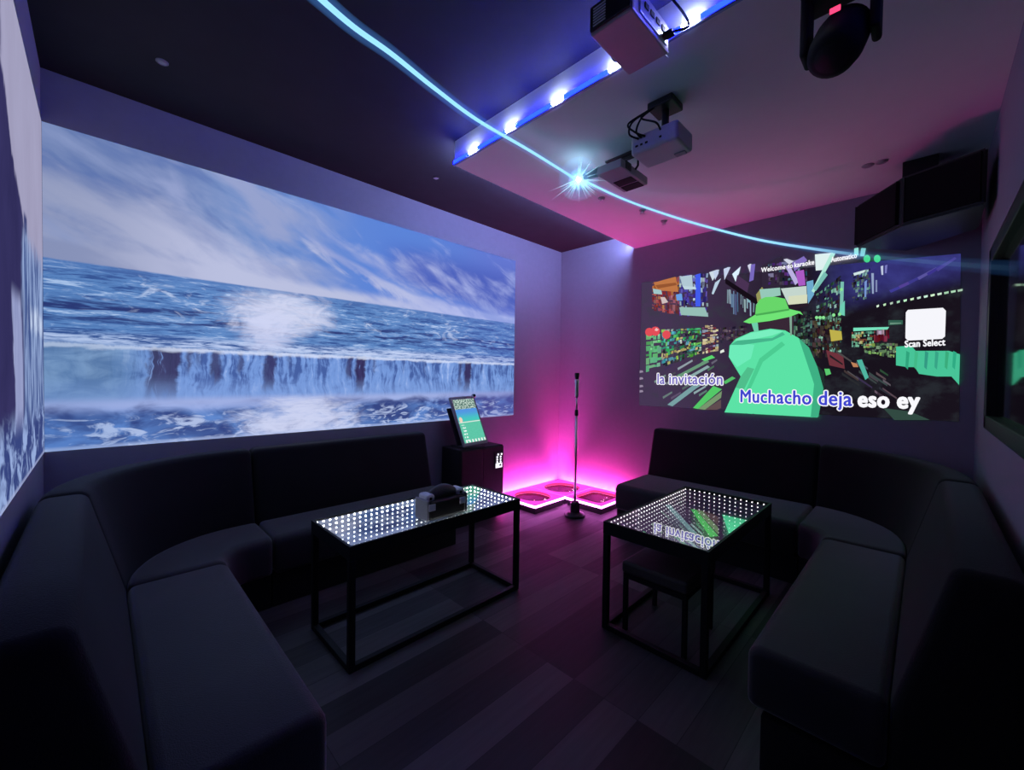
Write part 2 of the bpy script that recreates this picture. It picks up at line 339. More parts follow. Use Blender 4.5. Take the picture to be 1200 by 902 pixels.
# ------------------------------------------------------------------ projected karaoke video, its light put into flat glowing shapes
XW = XB - 0.003
vid = thing('projected_karaoke_video', px(935, 485, 0, XW), 'projected karaoke video of a green hatted person in a shop aisle on the right wall', 'projected video')
def colmat(name, st=1.0):
    t = NT(name); a = t.n('ShaderNodeVertexColor', layer_name='tint'); return t.emit(a.outputs[0], st)
M['video'] = colmat('video_light')
def polys(name, items, parent, d0, mat, step=0.000006):
    """flat coloured shapes on the right wall; items = (points in photograph pixels, srgb)"""
    b = bmesh.new(); cl = b.loops.layers.float_color.new('tint')
    for k, (pts, c) in enumerate(items):
        f = b.faces.new([b.verts.new(px(q[0], q[1], 0, XW - d0 - k * step)) for q in pts]); L = lin(c)
        for l in f.loops: l[cl] = (*L, 1)
    m = MB(); m.b.free(); m.b = b
    return m.build(name, mat, parent, fix=False)
t = NT('video_dark_light'); u, v, _ = t.coords('UV')
nn = t.noise(t.vec(t.mul(u, 9.0), t.mul(v, 5.0), 0.0), 1.5, 4, 0.6)
cdk = t.mix(t.ss(u, 0.05, 0.75), lin((70, 54, 84)), lin((24, 18, 28)))
cdk = t.mix(t.mul(t.ss(nn, 0.45, 0.7), 0.4), cdk, lin((52, 60, 66)))
ind = t.mul(t.ss(u, 0.62, 0.8), t.ss(t.add(v, t.mul(u, -0.35)), 0.42, 0.62))
cdk = t.mix(t.mul(ind, 0.85), cdk, t.mix(nn, lin((30, 26, 70)), lin((70, 70, 160))))
M['viddark'] = t.emit(cdk, 1.0)
cn = [px(749, 475, 0, XW), px(1124, 494, 0, XW), px(1126, 297, 0, XW), px(752, 331, 0, XW)]
cn = [Vector(c) for c in cn]
scr = grid('video_image', lambda a, b: (cn[0] * (1 - a) + cn[1] * a) * (1 - b) + (cn[3] * (1 - a) + cn[2] * a) * b, M['viddark'], vid, 1, 1)
G = []
def q4(x0, y0, x1, y1, x2, y2, x3, y3, c): G.append(([(x0, y0), (x1, y1), (x2, y2), (x3, y3)], c))
def jit(c, a=25): k = R.uniform(-a, a); return tuple(max(0, min(255, v + k + R.uniform(-10, 10))) for v in c)
def fill(x0, x1, yt0, yt1, yb0, yb1, nx, ny, pal, gap=0.12, skip=0.1, a=25, fine=1.9, dim=0.86):
    nx, ny = max(1, round(nx * fine)), max(1, round(ny * min(fine, 1.25)))
    P = lambda f, g: (x0 + (x1 - x0) * f, (yt0 + (yt1 - yt0) * f) * (1 - g) + (yb0 + (yb1 - yb0) * f) * g)
    J = lambda z: z + R.uniform(-0.28, 0.28)
    for j in range(ny):
        run_c = R.choice(pal)
        for i in range(nx):
            if R.random() < 0.45: run_c = R.choice(pal)
            if R.random() < skip: continue
            e = (1 - gap * R.random())
            f0, f1 = J(i) / nx, (J(i) + R.uniform(0.7, 1.5) * e) / nx; g0, g1 = J(j) / ny, (J(j) + R.uniform(0.5, 1.1)) / ny
            f0, f1, g0, g1 = [min(1, max(0, q)) for q in (f0, f1, g0, g1)]
            if f1 - f0 < 0.002 or g1 - g0 < 0.002: continue
            s_ = R.uniform(-0.06, 0.06); c = jit(tuple(v * dim for v in run_c), a)
            G.append(([P(f0, g0), P(max(0, f0 + s_ * 0.3), g1), P(min(1, f1 + s_ * 0.3), g1), P(f1, g0)], c))
            if R.random() < 0.35: G.append(([P(f0 + (f1 - f0) * 0.25, g0), P(f0 + (f1 - f0) * 0.25, (g0 + g1) / 2), P(f0 + (f1 - f0) * 0.6, (g0 + g1) / 2), P(f0 + (f1 - f0) * 0.6, g0)], jit(c, 50)))
fill(764, 796, 331, 324, 364, 370, 7, 6, [(150, 70, 80), (176, 76, 80), (190, 118, 66), (120, 56, 72), (150, 80, 96)], 0.1, 0.05)
q4(766, 331, 770, 340, 795, 342, 792, 324, (190, 118, 70)); q4(768, 334, 771, 338, 793, 334, 792, 331, (150, 86, 50))
q4(765, 338, 766, 344, 776, 345, 775, 340, (160, 198, 202)); q4(774, 348, 776, 356, 783, 354, 779, 348, (208, 190, 190))
fill(796, 830, 323, 320, 370, 371, 8, 7, [(76, 58, 170), (70, 52, 150), (150, 170, 210), (180, 200, 216), (56, 46, 120), (96, 80, 190)], 0.15, 0.12)
q4(815, 322, 815, 359, 821, 359, 821, 320, (66, 92, 236)); q4(797, 324, 800, 336, 812, 337, 811, 322, (176, 200, 212)); q4(800, 335, 802, 339, 816, 339, 815, 336, (190, 214, 224))
q4(792, 345, 793, 352, 800, 352, 799, 344, (106, 160, 230)); q4(796, 360, 798, 369, 830, 371, 826, 360, (150, 190, 182))
for s_ in ((831, 319, 835, 329, 843, 316, 840, 316), (836, 318, 838, 328, 842, 320, 842, 316), (848, 315, 849, 328, 856, 313, 853, 313), (838, 331, 834, 344, 836, 345, 845, 326), (868, 312, 858, 321, 862, 330, 866, 320), (876, 311, 880, 322, 882, 310, 879, 309)):
    q4(*s_, jit((200, 216, 232), 15))
q4(880, 310, 878, 330, 883, 328, 885, 309, (120, 104, 190)); q4(864, 322, 860, 340, 875, 346, 878, 332, (74, 50, 84))
fill(852, 890, 338, 352, 366, 376, 9, 1, [(120, 150, 172), (150, 190, 206), (90, 124, 160), (176, 206, 212), (70, 96, 130)], 0.35, 0.05)
q4(850, 326, 850, 332, 886, 357, 890, 352, (22, 14, 24)); q4(886, 345, 888, 356, 900, 347, 893, 336, (150, 150, 90))
fill(775, 822, 386, 384, 431, 414, 10, 9, [(70, 190, 110), (110, 200, 90), (160, 206, 80), (60, 170, 140), (190, 214, 196), (90, 180, 200), (40, 110, 70), (206, 190, 120), (60, 60, 70)], 0.12, 0.10)
fill(757, 775, 392, 391, 436, 431, 2, 5, [(120, 216, 144), (96, 196, 110), (140, 214, 150), (120, 200, 150)], 0.08, 0.0, 14)
for cx, cy, r in ((761, 389, 5), (768, 388, 5.5), (781, 392, 5)):
    G.append(([(cx + r * math.cos(k * 0.524), cy + r * math.sin(k * 0.524)) for k in range(12)], (226, 78, 88)))
G.append(([(769, 384), (772, 386), (770, 388), (767, 387)], (240, 190, 190)))
fill(823, 842, 381, 381, 415, 411, 3, 10, [(120, 56, 74), (150, 60, 76), (210, 190, 150), (230, 216, 170), (90, 60, 90), (160, 170, 190)], 0.1, 0.12)
fill(844, 876, 384, 381, 402, 398, 7, 5, [(80, 66, 80), (106, 92, 104), (62, 50, 62)], 0.3, 0.25)
for k in range(26):
    x0 = R.uniform(762, 838); y0 = 478 - (x0 - 762) * 0.18 - R.uniform(0, 44); L_ = R.uniform(5, 18); c = jit(R.choice([(96, 84, 104), (120, 124, 128), (80, 110, 104), (70, 60, 80), (140, 150, 160)]), 16)
    if y0 > 476 - (850 - x0) * 0.02: continue
    q4(x0, y0, x0 + 0.6, y0 + 2.6, x0 + L_, y0 - L_ * 0.55 + 2.0, x0 + L_ - 0.5, y0 - L_ * 0.55, c)
q4(793, 440, 797, 442, 831, 424, 829, 421, (104, 150, 120)); q4(806, 441, 809, 443, 832, 430, 829, 428, (140, 170, 170)); q4(822, 421, 826, 423, 838, 419, 834, 416, (90, 214, 110)); q4(844, 411, 844, 414, 849, 412, 848, 409, (230, 236, 226))
q4(782, 474, 788, 476, 820, 452, 815, 449, (120, 160, 164)); q4(812, 478, 818, 479, 846, 456, 836, 452, (84, 200, 104)); q4(848, 447, 850, 450, 862, 443, 858, 441, (84, 190, 104)); q4(818, 479, 826, 480, 845, 466, 846, 458, (120, 150, 110)); q4(826, 480, 840, 480, 845, 478, 845, 468, (96, 76, 80))
for y0 in (434, 442, 451, 457): q4(749.5, y0, 749.5, y0 + 3, 754, y0 + 2, 753, y0, (150, 136, 160))
# middle of the aisle
q4(893, 311, 893, 336, 912, 350, 916, 300, (48, 38, 58)); fill(900, 946, 309, 303, 334, 334, 9, 5, [(96, 62, 140), (70, 60, 96), (60, 96, 110), (46, 40, 60), (150, 150, 190)], 0.2, 0.2)
q4(920, 312, 932, 334, 936, 330, 925, 310, (186, 176, 226)); q4(932, 318, 936, 335, 944, 334, 942, 316, (170, 90, 196)); q4(918, 304, 925, 310, 930, 306, 922, 303, (210, 214, 230)); q4(928, 308, 931, 318, 946, 305, 942, 300, (130, 110, 190))
q4(915, 338, 924, 357, 946, 354, 945, 335, (196, 214, 206)); q4(924, 347, 924, 357, 946, 355, 946, 345, (214, 220, 190)); q4(890, 339, 892, 350, 915, 346, 914, 337, (150, 200, 186)); q4(945, 330, 947, 356, 954, 345, 953, 328, (110, 170, 206))
q4(955, 298, 956, 317, 966, 316, 976, 296, (222, 240, 240)); q4(974, 296, 951, 341, 954, 343, 979, 297, (176, 232, 216)); q4(966, 318, 953, 338, 956, 341, 970, 322, (120, 190, 180))
q4(924, 361, 924, 364, 948, 358, 947, 355, (40, 28, 40))
fill(956, 986, 345, 322, 412, 420, 8, 14, [(30, 40, 36), (50, 84, 70), (90, 150, 120), (40, 34, 44), (130, 190, 170), (60, 40, 50)], 0.3, 0.25)
q4(985, 330, 984, 362, 988, 364, 989, 330, (120, 190, 176)); q4(985, 358, 983, 368, 990, 370, 990, 352, (110, 206, 180))
for cx, cy in ((957, 372), (961, 372), (965, 372), (977, 369), (984, 368), (986, 339)): G.append(([(cx + 2 * math.cos(k * 0.785), cy + 2 * math.sin(k * 0.785)) for k in range(8)], (140, 230, 150)))
fill(930, 952, 366, 364, 408, 405, 4, 8, [(40, 52, 50), (60, 90, 80), (30, 26, 34), (84, 130, 112)], 0.3, 0.2)
fill(952, 984, 374, 376, 418, 424, 6, 6, [(56, 42, 48), (74, 58, 52), (96, 90, 60), (50, 50, 50)], 0.25, 0.2); q4(972, 386, 974, 400, 987, 398, 986, 388, (190, 176, 76))
q4(968, 410, 972, 428, 990, 432, 988, 416, (110, 50, 60)); q4(958, 428, 960, 470, 966, 474, 966, 436, (30, 50, 44))
for k in range(18):
    x0 = R.uniform(966, 1040); y0 = 420 + (x0 - 966) * 0.42 + R.uniform(-16, 14); L_ = R.uniform(8, 22)
    q4(x0, y0, x0, y0 + 3, x0 + L_, y0 + L_ * 0.7 + 2, x0 + L_, y0 + L_ * 0.7, jit(R.choice([(70, 60, 72), (50, 74, 66), (96, 84, 90), (40, 34, 44)]), 12))
q4(1004, 422, 1014, 445, 1018, 442, 1010, 421, (80, 180, 160)); q4(997, 424, 1000, 430, 1006, 430, 1004, 426, (190, 130, 90)); q4(966, 432, 968, 440, 974, 438, 972, 432, (90, 200, 110))
# right hand shelves
fill(998, 1020, 322, 314, 354, 350, 5, 8, [(80, 110, 110), (60, 70, 80), (130, 180, 170), (40, 40, 56)], 0.3, 0.3)
q4(1000, 320, 1001, 323, 1013, 319, 1014, 316, (210, 230, 230)); q4(1021, 320, 1022, 344, 1024, 344, 1024, 320, (150, 166, 200)); q4(1026, 328, 1026, 342, 1028, 342, 1028, 328, (130, 140, 180)); q4(1032, 312, 1033, 322, 1035, 322, 1035, 311, (190, 200, 226)); q4(1037, 311, 1037, 320, 1039, 320, 1040, 310, (120, 120, 190)); q4(1013, 330, 1013, 348, 1015, 348, 1016, 328, (120, 150, 210))
q4(1001, 291, 1001, 299, 1006, 299, 1006, 290, (150, 226, 216)); q4(1009, 291, 1008, 300, 1013, 300, 1015, 289, (130, 206, 210))
for cx, cy in ((1016, 303), (1028, 303)): G.append(([(cx + 4 * math.cos(k * 0.524), cy + 4.5 * math.sin(k * 0.524)) for k in range(12)], (70, 216, 140)))
for k in range(6):
    x0 = 1042 + k * 11; q4(x0, 340 - k * 5, x0 + 2, 343 - k * 5, x0 + 24, 333 - k * 6, x0 + 22, 331 - k * 6, jit((72, 70, 150), 12))
for k in range(13):
    f = k / 12; x0 = 1027 + 95 * f; y0 = 358 - 18.5 * f - 2 * f * (1 - f); w_ = 3 + 3 * f
    q4(x0, y0, x0 + 0.6, y0 + 2.4, x0 + w_, y0 + 1.2, x0 + w_, y0 - 1.2, jit((190, 226, 196), 30))
q4(1000, 384, 1000, 388, 1040, 386, 1042, 383, (120, 226, 190)); fill(998, 1024, 389, 388, 407, 408, 6, 4, [(120, 196, 160), (90, 150, 120), (190, 190, 120), (160, 96, 80)], 0.2, 0.1); fill(1024, 1042, 386, 386, 401, 400, 5, 2, [(150, 40, 66), (120, 36, 56), (190, 170, 190)], 0.15, 0.05)
fill(1012, 1052, 402, 402, 414, 420, 7, 3, [(150, 196, 110), (110, 150, 110), (190, 200, 130), (90, 110, 90)], 0.2, 0.1); q4(1041, 375, 1041, 381, 1058, 380, 1058, 375, (50, 96, 80)); q4(1043, 378, 1043, 380, 1056, 379, 1056, 378, (110, 150, 130))
G.append(([(1050, 406), (1050, 428), (1063, 430), (1072, 430), (1077, 438), (1098, 441), (1115, 441), (1124, 451), (1125, 415), (1112, 411), (1073, 411), (1068, 405)], (72, 196, 152)))
for x0 in (1062, 1072, 1084, 1096, 1108, 1117): q4(x0, 411, x0 - 1, 430, x0 + 2, 433, x0 + 4, 413, jit((56, 168, 132), 10))
G.append(([(1035, 478), (1048, 492), (1090, 492), (1066, 482)], (50, 74, 66)))
polys('shelf_goods_image', G, vid, 0.0004, M['video'])
G = [([(849, 483), (862, 454), (868, 441), (860, 428), (854, 418), (855, 405), (862, 397), (880, 389), (903, 385), (920, 387), (936, 396), (948, 407), (958, 430), (965, 455), (959, 489)], (92, 226, 166)),
     ([(862, 398), (880, 390), (903, 386), (918, 388), (905, 393), (880, 398), (866, 405)], (122, 240, 192)),
     ([(856, 404), (854, 418), (864, 430), (880, 420), (884, 404), (870, 402)], (110, 236, 186)),
     ([(868, 441), (862, 454), (872, 456), (884, 432), (876, 430)], (80, 190, 140)),
     ([(916, 400), (890, 420), (872, 462), (876, 463), (894, 424), (920, 404)], (76, 204, 146)),
     ([(936, 396), (948, 407), (958, 430), (965, 455), (959, 489), (950, 489), (954, 450), (944, 420)], (62, 176, 132)),
     ([(856, 404), (864, 399), (886, 397), (905, 396), (917, 389), (920, 392), (905, 399), (870, 404)], (70, 180, 140))]
polys('person_in_green_jacket', G, vid, 0.012, M['video'])
G = [([(887, 376), (888, 386), (903, 385), (920, 387), (930, 391), (930, 368), (905, 371)], (56, 40, 54)), ([(880, 377), (884, 389), (889, 388), (888, 378)], (110, 206, 170)), ([(925, 369), (926, 393), (928, 393), (928, 369)], (130, 170, 150))]
polys('neck', G, vid, 0.0135, M['video'])
G = [([(871, 377), (886, 368), (905, 366), (925, 362), (938, 365), (941, 369), (936, 367), (926, 371), (902, 376), (878, 379)], (112, 228, 118)), ([(885, 368), (886, 358), (890, 351), (897, 348), (908, 347.5), (920, 350), (925, 363), (906, 366)], (104, 214, 106)), ([(885, 368), (906, 364.5), (925, 361.5), (925, 363.5), (906, 367), (886, 370)], (74, 170, 84))]
polys('bucket_hat', G, vid, 0.015, M['video'])
G = [([(1064, 363), (1105, 360.5), (1108.5, 364), (1107.5, 394), (1104, 397), (1064, 399), (1061, 396), (1061.5, 366)], (246, 246, 252))]
polys('blank_code_card', G, vid, 0.017, M['video'])
dg0 = bpy.context.evaluated_depsgraph_get
def text(name, body, xa, ya, xb, yb, mat, parent, bold=0.0, d=0.018, hpx=None):
    """lettering on the right wall whose baseline runs between two points of it; bold = stroke growth"""
    A, B = px(xa, ya, 0, XW - d), px(xb, yb, 0, XW - d)
    cu = bpy.data.curves.new(name, 'FONT'); cu.body = body; cu.size = 1.0; cu.fill_mode = 'FRONT'; cu.resolution_u = 3; cu.space_character = 1.06
    o = bpy.data.objects.new(name + '_t', cu); COL.objects.link(o); bpy.context.view_layer.update()
    me = bpy.data.meshes.new_from_object(o.evaluated_get(bpy.context.evaluated_depsgraph_get())); bpy.data.objects.remove(o)
    xs = [v.co.x for v in me.vertices]; x0, x1 = min(xs), max(xs); k = (B - A).length / (x1 - x0); ky = k if hpx is None else hpx
    ex = (B - A).normalized(); ez = Vector((0, 0, 1)); ez = (ez - ex * ez.dot(ex)).normalized()
    sh = [(0, 0)] if bold == 0 else [(bold * math.cos(j * PI / 6), bold * math.sin(j * PI / 6)) for j in range(12)]
    m = MB()
    for sx, sy in sh:
        vs = [m.b.verts.new(A + ex * ((v.co.x - x0) * k + sx) + ez * (v.co.y * ky + sy)) for v in me.vertices]
        for p in me.polygons:
            try: m.b.faces.new([vs[i] for i in p.vertices])
            except ValueError: pass
    bpy.data.meshes.remove(me)
    return m.build(name, mat, parent, fix=False)
M['tw'] = glow('lyric_white_light', lin((250, 250, 255))); M['tv'] = glow('lyric_violet_light', lin((112, 100, 190))); M['tb'] = glow('lyric_blue_light', lin((62, 68, 206)))
def lyric(body, xa, ya, xb, yb, fill_mat, hp, bo=0.017, bi=0.006):
    if fill_mat is not M['tw']: text('lyric_outline', body, xa, ya, xb, yb, M['tw'], vid, bo, 0.018, hp)
    text('lyric_lettering', body, xa, ya, xb, yb, fill_mat, vid, bi, 0.0195, hp)
lyric('la invitación', 770.5, 449.5, 846.5, 450.5, M['tv'], 0.150, 0.011, 0.002)
lyric('Muchacho deja', 868, 470.8, 998, 475.4, M['tb'], 0.158, 0.0115, 0.003)
lyric('eso ey', 1006, 476.0, 1077, 478.6, M['tw'], 0.165, 0, 0.0062)
text('caption_lettering', 'Scan Select', 1060.5, 406.8, 1107.5, 404.4, M['tw'], vid, 0.0018, 0.0195, 0.066)
text('caption_lettering', 'Welcome to', 892, 319, 929, 313.5, M['tw'], vid, 0.0015, 0.0195, 0.056)
text('caption_lettering', 'karaoke', 931, 313.2, 954, 309.6, M['tw'], vid, 0.0015, 0.0195, 0.056)
text('caption_lettering', 'Automatico', 974, 307, 1004, 301.8, M['tw'], vid, 0.0015, 0.0195, 0.056)
# ------------------------------------------------------------------ sofas: one profile run along the walls
def arc(c, r, a0, a1, n=5): return [(c[0] + r * math.cos(a0 + (a1 - a0) * k / n), c[1] + r * math.sin(a0 + (a1 - a0) * k / n)) for k in range(n + 1)]

def prof_back(): return [(0.03, 0.10), (0.03, 0.80)] + arc((0.07, 0.815), 0.04, PI, PI / 2, 4) + arc((0.14, 0.815), 0.04, PI / 2, 0.1, 4) + [(0.27, 0.47), (0.285, 0.41), (0.285, 0.10)]
def prof_seat(t1): return [(0.29, 0.20), (0.29, 0.42)] + arc((t1 - 0.05, 0.37), 0.05, PI / 2, 0, 5) + arc((t1 - 0.03, 0.23), 0.03, 0, -PI / 2, 3)
def prof_base(t1): return [(0.06, 0.0), (0.06, 0.19), (t1 - 0.05, 0.19), (t1 - 0.05, 0.0)]
def run(stations, which, name, mat, parent, bev=0.018):
    m = MB(); b = m.b; rings = []
    for o_, d_, t1 in stations:
        P = prof_back() if which == 'back' else prof_seat(t1) if which == 'seat' else prof_base(t1)
        rings.append([b.verts.new((o_[0] + d_[0] * q[0], o_[1] + d_[1] * q[0], q[1])) for q in P])
    n = len(rings[0])
    for A, B in zip(rings, rings[1:]):
        for k in range(n): b.faces.new((A[k], A[(k + 1) % n], B[(k + 1) % n], B[k]))
    b.faces.new(rings[0]); b.faces.new(rings[-1][::-1])
    o = m.build(name, mat, parent)
    if bev:
        bm_ = o.modifiers.new('soft', 'BEVEL'); bm_.width = bev; bm_.segments = 3; bm_.limit_method = 'ANGLE'; bm_.angle_limit = math.radians(60)
    return autosmooth(o, 45)
def sofa(stations, label, grp):
    c = stations[len(stations) // 2]; r = thing('sofa_section', (c[0][0] + c[1][0] * 0.4, c[0][1] + c[1][1] * 0.4, 0), label, 'sofa', grp)
    run(stations, 'base', 'base', M['blackp'], r, 0); run(stations, 'seat', 'seat', M['sofa'], r, 0.03); run(stations, 'back', 'backrest', M['sofa_shaded'], r, 0.03)
tL = 0.66; rc = 0.14; C = (XL + tL + rc, YA - tL - rc)
legL = lambda y: ((XL, y), (1, 0), tL)
legA = lambda x: ((x, YA), (0, -1), tL)
sofa([legL(1.155), legL(1.5), legL(2.0), legL(C[1] - 0.02)], 'black velvet sofa section along the left wall, nearest the viewer with an open end', 'left sofa run')
st = [legL(C[1] - 0.012)]
for k in range(1, 12):
    a = PI - PI / 2 * k / 12; o_ = (math.cos(a), math.sin(a)); st.append(((C[0] + o_[0] * (tL + rc), C[1] + o_[1] * (tL + rc)), (-o_[0], -o_[1]), tL))
sofa(st + [legA(C[0]), legA(0.697)], 'curved black velvet corner sofa section under the left end of the seascape', 'left sofa run')
sofa([legA(0.705), legA(1.2), legA(2.02)], 'straight black velvet sofa section behind the bright lit table', 'left sofa run')
tB, tD = 0.88, 0.66; C = (XB - tB - rc, YD + tD + rc)
legB = lambda y: ((XB, y), (-1, 0), tB)
legD = lambda x: ((x, YD), (0, 1), tD)
sofa([legB(1.92), legB(1.4), legB(C[1] + 0.008)], 'deep black velvet sofa section below the karaoke video', 'right sofa run')
st = [legB(C[1])]
for k in range(1, 12):
    f = k / 12; a = -PI / 2 * f; o_ = (math.cos(a), math.sin(a)); f = f * f * (3 - 2 * f); t1 = tB * (1 - f) + tD * f; st.append(((C[0] + o_[0] * (t1 + rc), C[1] + o_[1] * (t1 + rc)), (-o_[0], -o_[1]), t1))
sofa(st + [legD(C[0])], 'curved black velvet corner sofa section under the dark window', 'right sofa run')
sofa([legD(C[0] - 0.008), legD(2.4), legD(1.615)], 'black velvet sofa section along the window wall with an open end near the viewer', 'right sofa run')
# ------------------------------------------------------------------ lit mirror tables
def one_way(name, refl_out, refl_in):
    t = NT(name); g = t.n('ShaderNodeNewGeometry'); f = t.mix(g.outputs['Backfacing'], (refl_out,) * 3, (refl_in,) * 3)
    a = t.n('ShaderNodeBsdfTransparent'); b = t.n('ShaderNodeBsdfGlossy'); b.inputs['Roughness'].default_value = 0.0; t.put(b.inputs[0], (0.97, 0.97, 0.97))
    m = t.n('ShaderNodeMixShader'); t.t.links.new(f, m.inputs[0]); t.t.links.new(a.outputs[0], m.inputs[1]); t.t.links.new(b.outputs[0], m.inputs[2]); t.t.links.new(m.outputs[0], t.out.inputs[0]); return t.m
mir = NT('back_mirror'); g_ = mir.n('ShaderNodeBsdfGlossy'); g_.inputs['Roughness'].default_value = 0.0; mir.put(g_.inputs[0], (0.93, 0.94, 0.95)); mir.t.links.new(g_.outputs[0], mir.out.inputs[0]); M['mirror'] = mir.m
def lit_table(x0, y0, x1, y1, label, led, glass, gap=0.0255):
    r = thing('mirror_table', ((x0 + x1) / 2, (y0 + y1) / 2, 0), label, 'table', 'lit mirror tables')
    tk = 0.028; ap = 0.066; zt = HT
    def ring(name, z0, z1, tk):
        m = MB(); a0, a1, b0, b1 = x0, x1, y0, y1
        lo = [[(a0, b0), (a1, b0), (a1, b1), (a0, b1)], [(a0 + tk, b0 + tk), (a1 - tk, b0 + tk), (a1 - tk, b1 - tk), (a0 + tk, b1 - tk)]]
        V = [[[m.b.verts.new((*p, z)) for p in ln] for ln in lo] for z in (z0, z1)]
        for k in range(4):
            j = (k + 1) % 4
            for f in ((V[0][0][k], V[0][0][j], V[1][0][j], V[1][0][k]), (V[0][1][j], V[0][1][k], V[1][1][k], V[1][1][j]), (V[1][0][k], V[1][0][j], V[1][1][j], V[1][1][k]), (V[0][0][j], V[0][0][k], V[0][1][k], V[0][1][j])): m.b.faces.new(f)
        return m.build(name, M['black'], r)
    ring('top_frame', zt - ap, zt, 0.012)
    MB().box((x0 + 0.004, y0 + 0.004, zt - ap + 0.002), (x1 - 0.004, y1 - 0.004, zt - gap - 0.012)).build('underside_board', M['black'], r)
    zg = zt - 0.003; zm = zg - gap
    MB().quad((x0 + 0.01, y0 + 0.01, zm), (x1 - 0.01, y0 + 0.01, zm), (x1 - 0.01, y1 - 0.01, zm), (x0 + 0.01, y1 - 0.01, zm)).build('back_mirror', M['mirror'], r, fix=False)
    MB().quad((x0 + 0.01, y0 + 0.01, zg), (x1 - 0.01, y0 + 0.01, zg), (x1 - 0.01, y1 - 0.01, zg), (x0 + 0.01, y1 - 0.01, zg)).build('mirror_glass', glass, r, fix=False)
    zz = (zg + zm) / 2; pitch = 0.034; rr = 0.0055 if x0 < 1 else 0.0046; first = None
    for side in range(4):
        L_ = (x1 - x0 if side < 2 else y1 - y0) - 0.05; n = int(round(L_ / pitch))
        for k in range(n + 1 if side < 2 else n):
            d = 0.025 + L_ * (k if side < 2 else k + 0.5) / n
            c = ((x0 + d, y0 + 0.013, zz), (x0 + d, y1 - 0.013, zz), (x0 + 0.013, y0 + d, zz), (x1 - 0.013, y0 + d, zz))[side]
            if first is None: first = MB().ball((0, 0, 0), rr, 1); q = first.build('led_dot', led, None); q.parent = r; first = q
            else: q = first.copy(); COL.objects.link(q)
            q.location = Vector(c) - r.location
    lw = 0.03
    for (a, b) in ((x0, y0), (x1 - lw, y0), (x1 - lw, y1 - lw), (x0, y1 - lw)):
        MB().box((a, b, 0), (a + lw, b + lw, zt - ap - 0.001), 0.003).build('leg', M['black'], r)
    for lo, hi in (((x0 + lw, y0, 0), (x1 - lw, y0 + lw, lw)), ((x0 + lw, y1 - lw, 0), (x1 - lw, y1, lw)), ((x0, y0 + lw, 0), (x0 + lw, y1 - lw, lw)), ((x1 - lw, y0 + lw, 0), (x1, y1 - lw, lw))):
        MB().box(lo, hi, 0.003).build('floor_rail', M['black'], r)
    return r
M['ledA'] = glow('table_led_bright', (0.92, 0.97, 1.0), 22.0); M['ledB'] = glow('table_led_dim', (1.0, 0.95, 0.98), 5.0)
lit_table(0.788, 1.802, 1.885, 2.276, 'black metal table whose mirror top is filled with bright white light dots', M['ledA'], one_way('lit_glass_bright', 0.45, 0.92))
lit_table(1.919, 0.668, 2.985, 1.212, 'black metal table with dim light dots and the video mirrored in its top', M['ledB'], one_way('lit_glass_dark', 0.62, 0.70))
# case on the bright table
def case():
    z = HT + 0.0005
    r = thing('carry_case', (1.335, 1.90, z), 'black carry case with arched padded handle and pale clasps on the bright table', 'case')
    x0, x1, y0, y1 = 1.225, 1.47, 1.825, 1.955
    MB().box((x0, y0, z), (x1, y1, z + 0.105), 0.018, 3).build('body', M['blackp'], r)
    MB().box((x0 - 0.012, y0 + 0.004, z), (x0 + 0.002, y1 - 0.004, z + 0.112), 0.006).build('end_plate', M['grey'], r)
    MB().box((x1 - 0.002, y0 + 0.004, z), (x1 + 0.012, y1 - 0.004, z + 0.112), 0.006).build('end_plate', M['grey'], r)
    yc = (y0 + y1) / 2
    pts = [(x0 + 0.035 + (x1 - x0 - 0.07) * k / 14, yc, z + 0.100 + 0.030 * math.sin(PI * k / 14) ** 0.7) for k in range(15)]
    h = MB().tube(pts, [0.024 + 0.016 * math.sin(PI * k / 14) for k in range(15)], 14).build('padded_handle', M['leather'], r, True)
    for s_, xx in ((-1, x0 + 0.022), (1, x1 - 0.022)):
        cl_ = MB().box((xx - 0.026, yc - 0.045, z + 0.092), (xx + 0.026, yc + 0.045, z + 0.136), 0.014, 3).build('clasp', M['pale'], r)
        MB().lathe((xx - 0.004, yc - 0.044, z + 0.116), [(0.0, 0.004), (0.008, 0.004), (0.008, 0.0)], 12, (0, -1, 0)).build('button', M['dark'], cl_)
        MB().box((xx - 0.028, yc - 0.068, z + 0.055), (xx + 0.014, yc - 0.060, z + 0.092), 0.003).build('latch', M['pale'], r)
case()
# stool under the second table
def stool(x0, y0, x1, y1, label):
    r = thing('stool', ((x0 + x1) / 2, (y0 + y1) / 2, 0), label, 'stool')
    MB().box((x0, y0, 0.31), (x1, y1, 0.375), 0.016, 3).build('seat', M['leather'], r)
    lw = 0.022
    for a, b in ((x0 + 0.008, y0 + 0.008), (x1 - lw - 0.008, y0 + 0.008), (x1 - lw - 0.008, y1 - lw - 0.008), (x0 + 0.008, y1 - lw - 0.008)):
        MB().box((a, b, 0), (a + lw, b + lw, 0.31), 0.002).build('leg', M['black'], r)
    m = MB()
    for lo, hi in (((x0 + 0.03, y0 + 0.01, 0.282), (x1 - 0.03, y0 + 0.03, 0.309)), ((x0 + 0.03, y1 - 0.03, 0.282), (x1 - 0.03, y1 - 0.01, 0.309)), ((x0 + 0.01, y0 + 0.03, 0.282), (x0 + 0.03, y1 - 0.03, 0.309)), ((x1 - 0.03, y0 + 0.03, 0.282), (x1 - 0.01, y1 - 0.03, 0.309))): m.box(lo, hi)
    m.build('apron_frame', M['black'], r)
stool(1.98, 0.78, 2.36, 1.135, 'low dark padded stool on thin metal legs under the dim lit table')
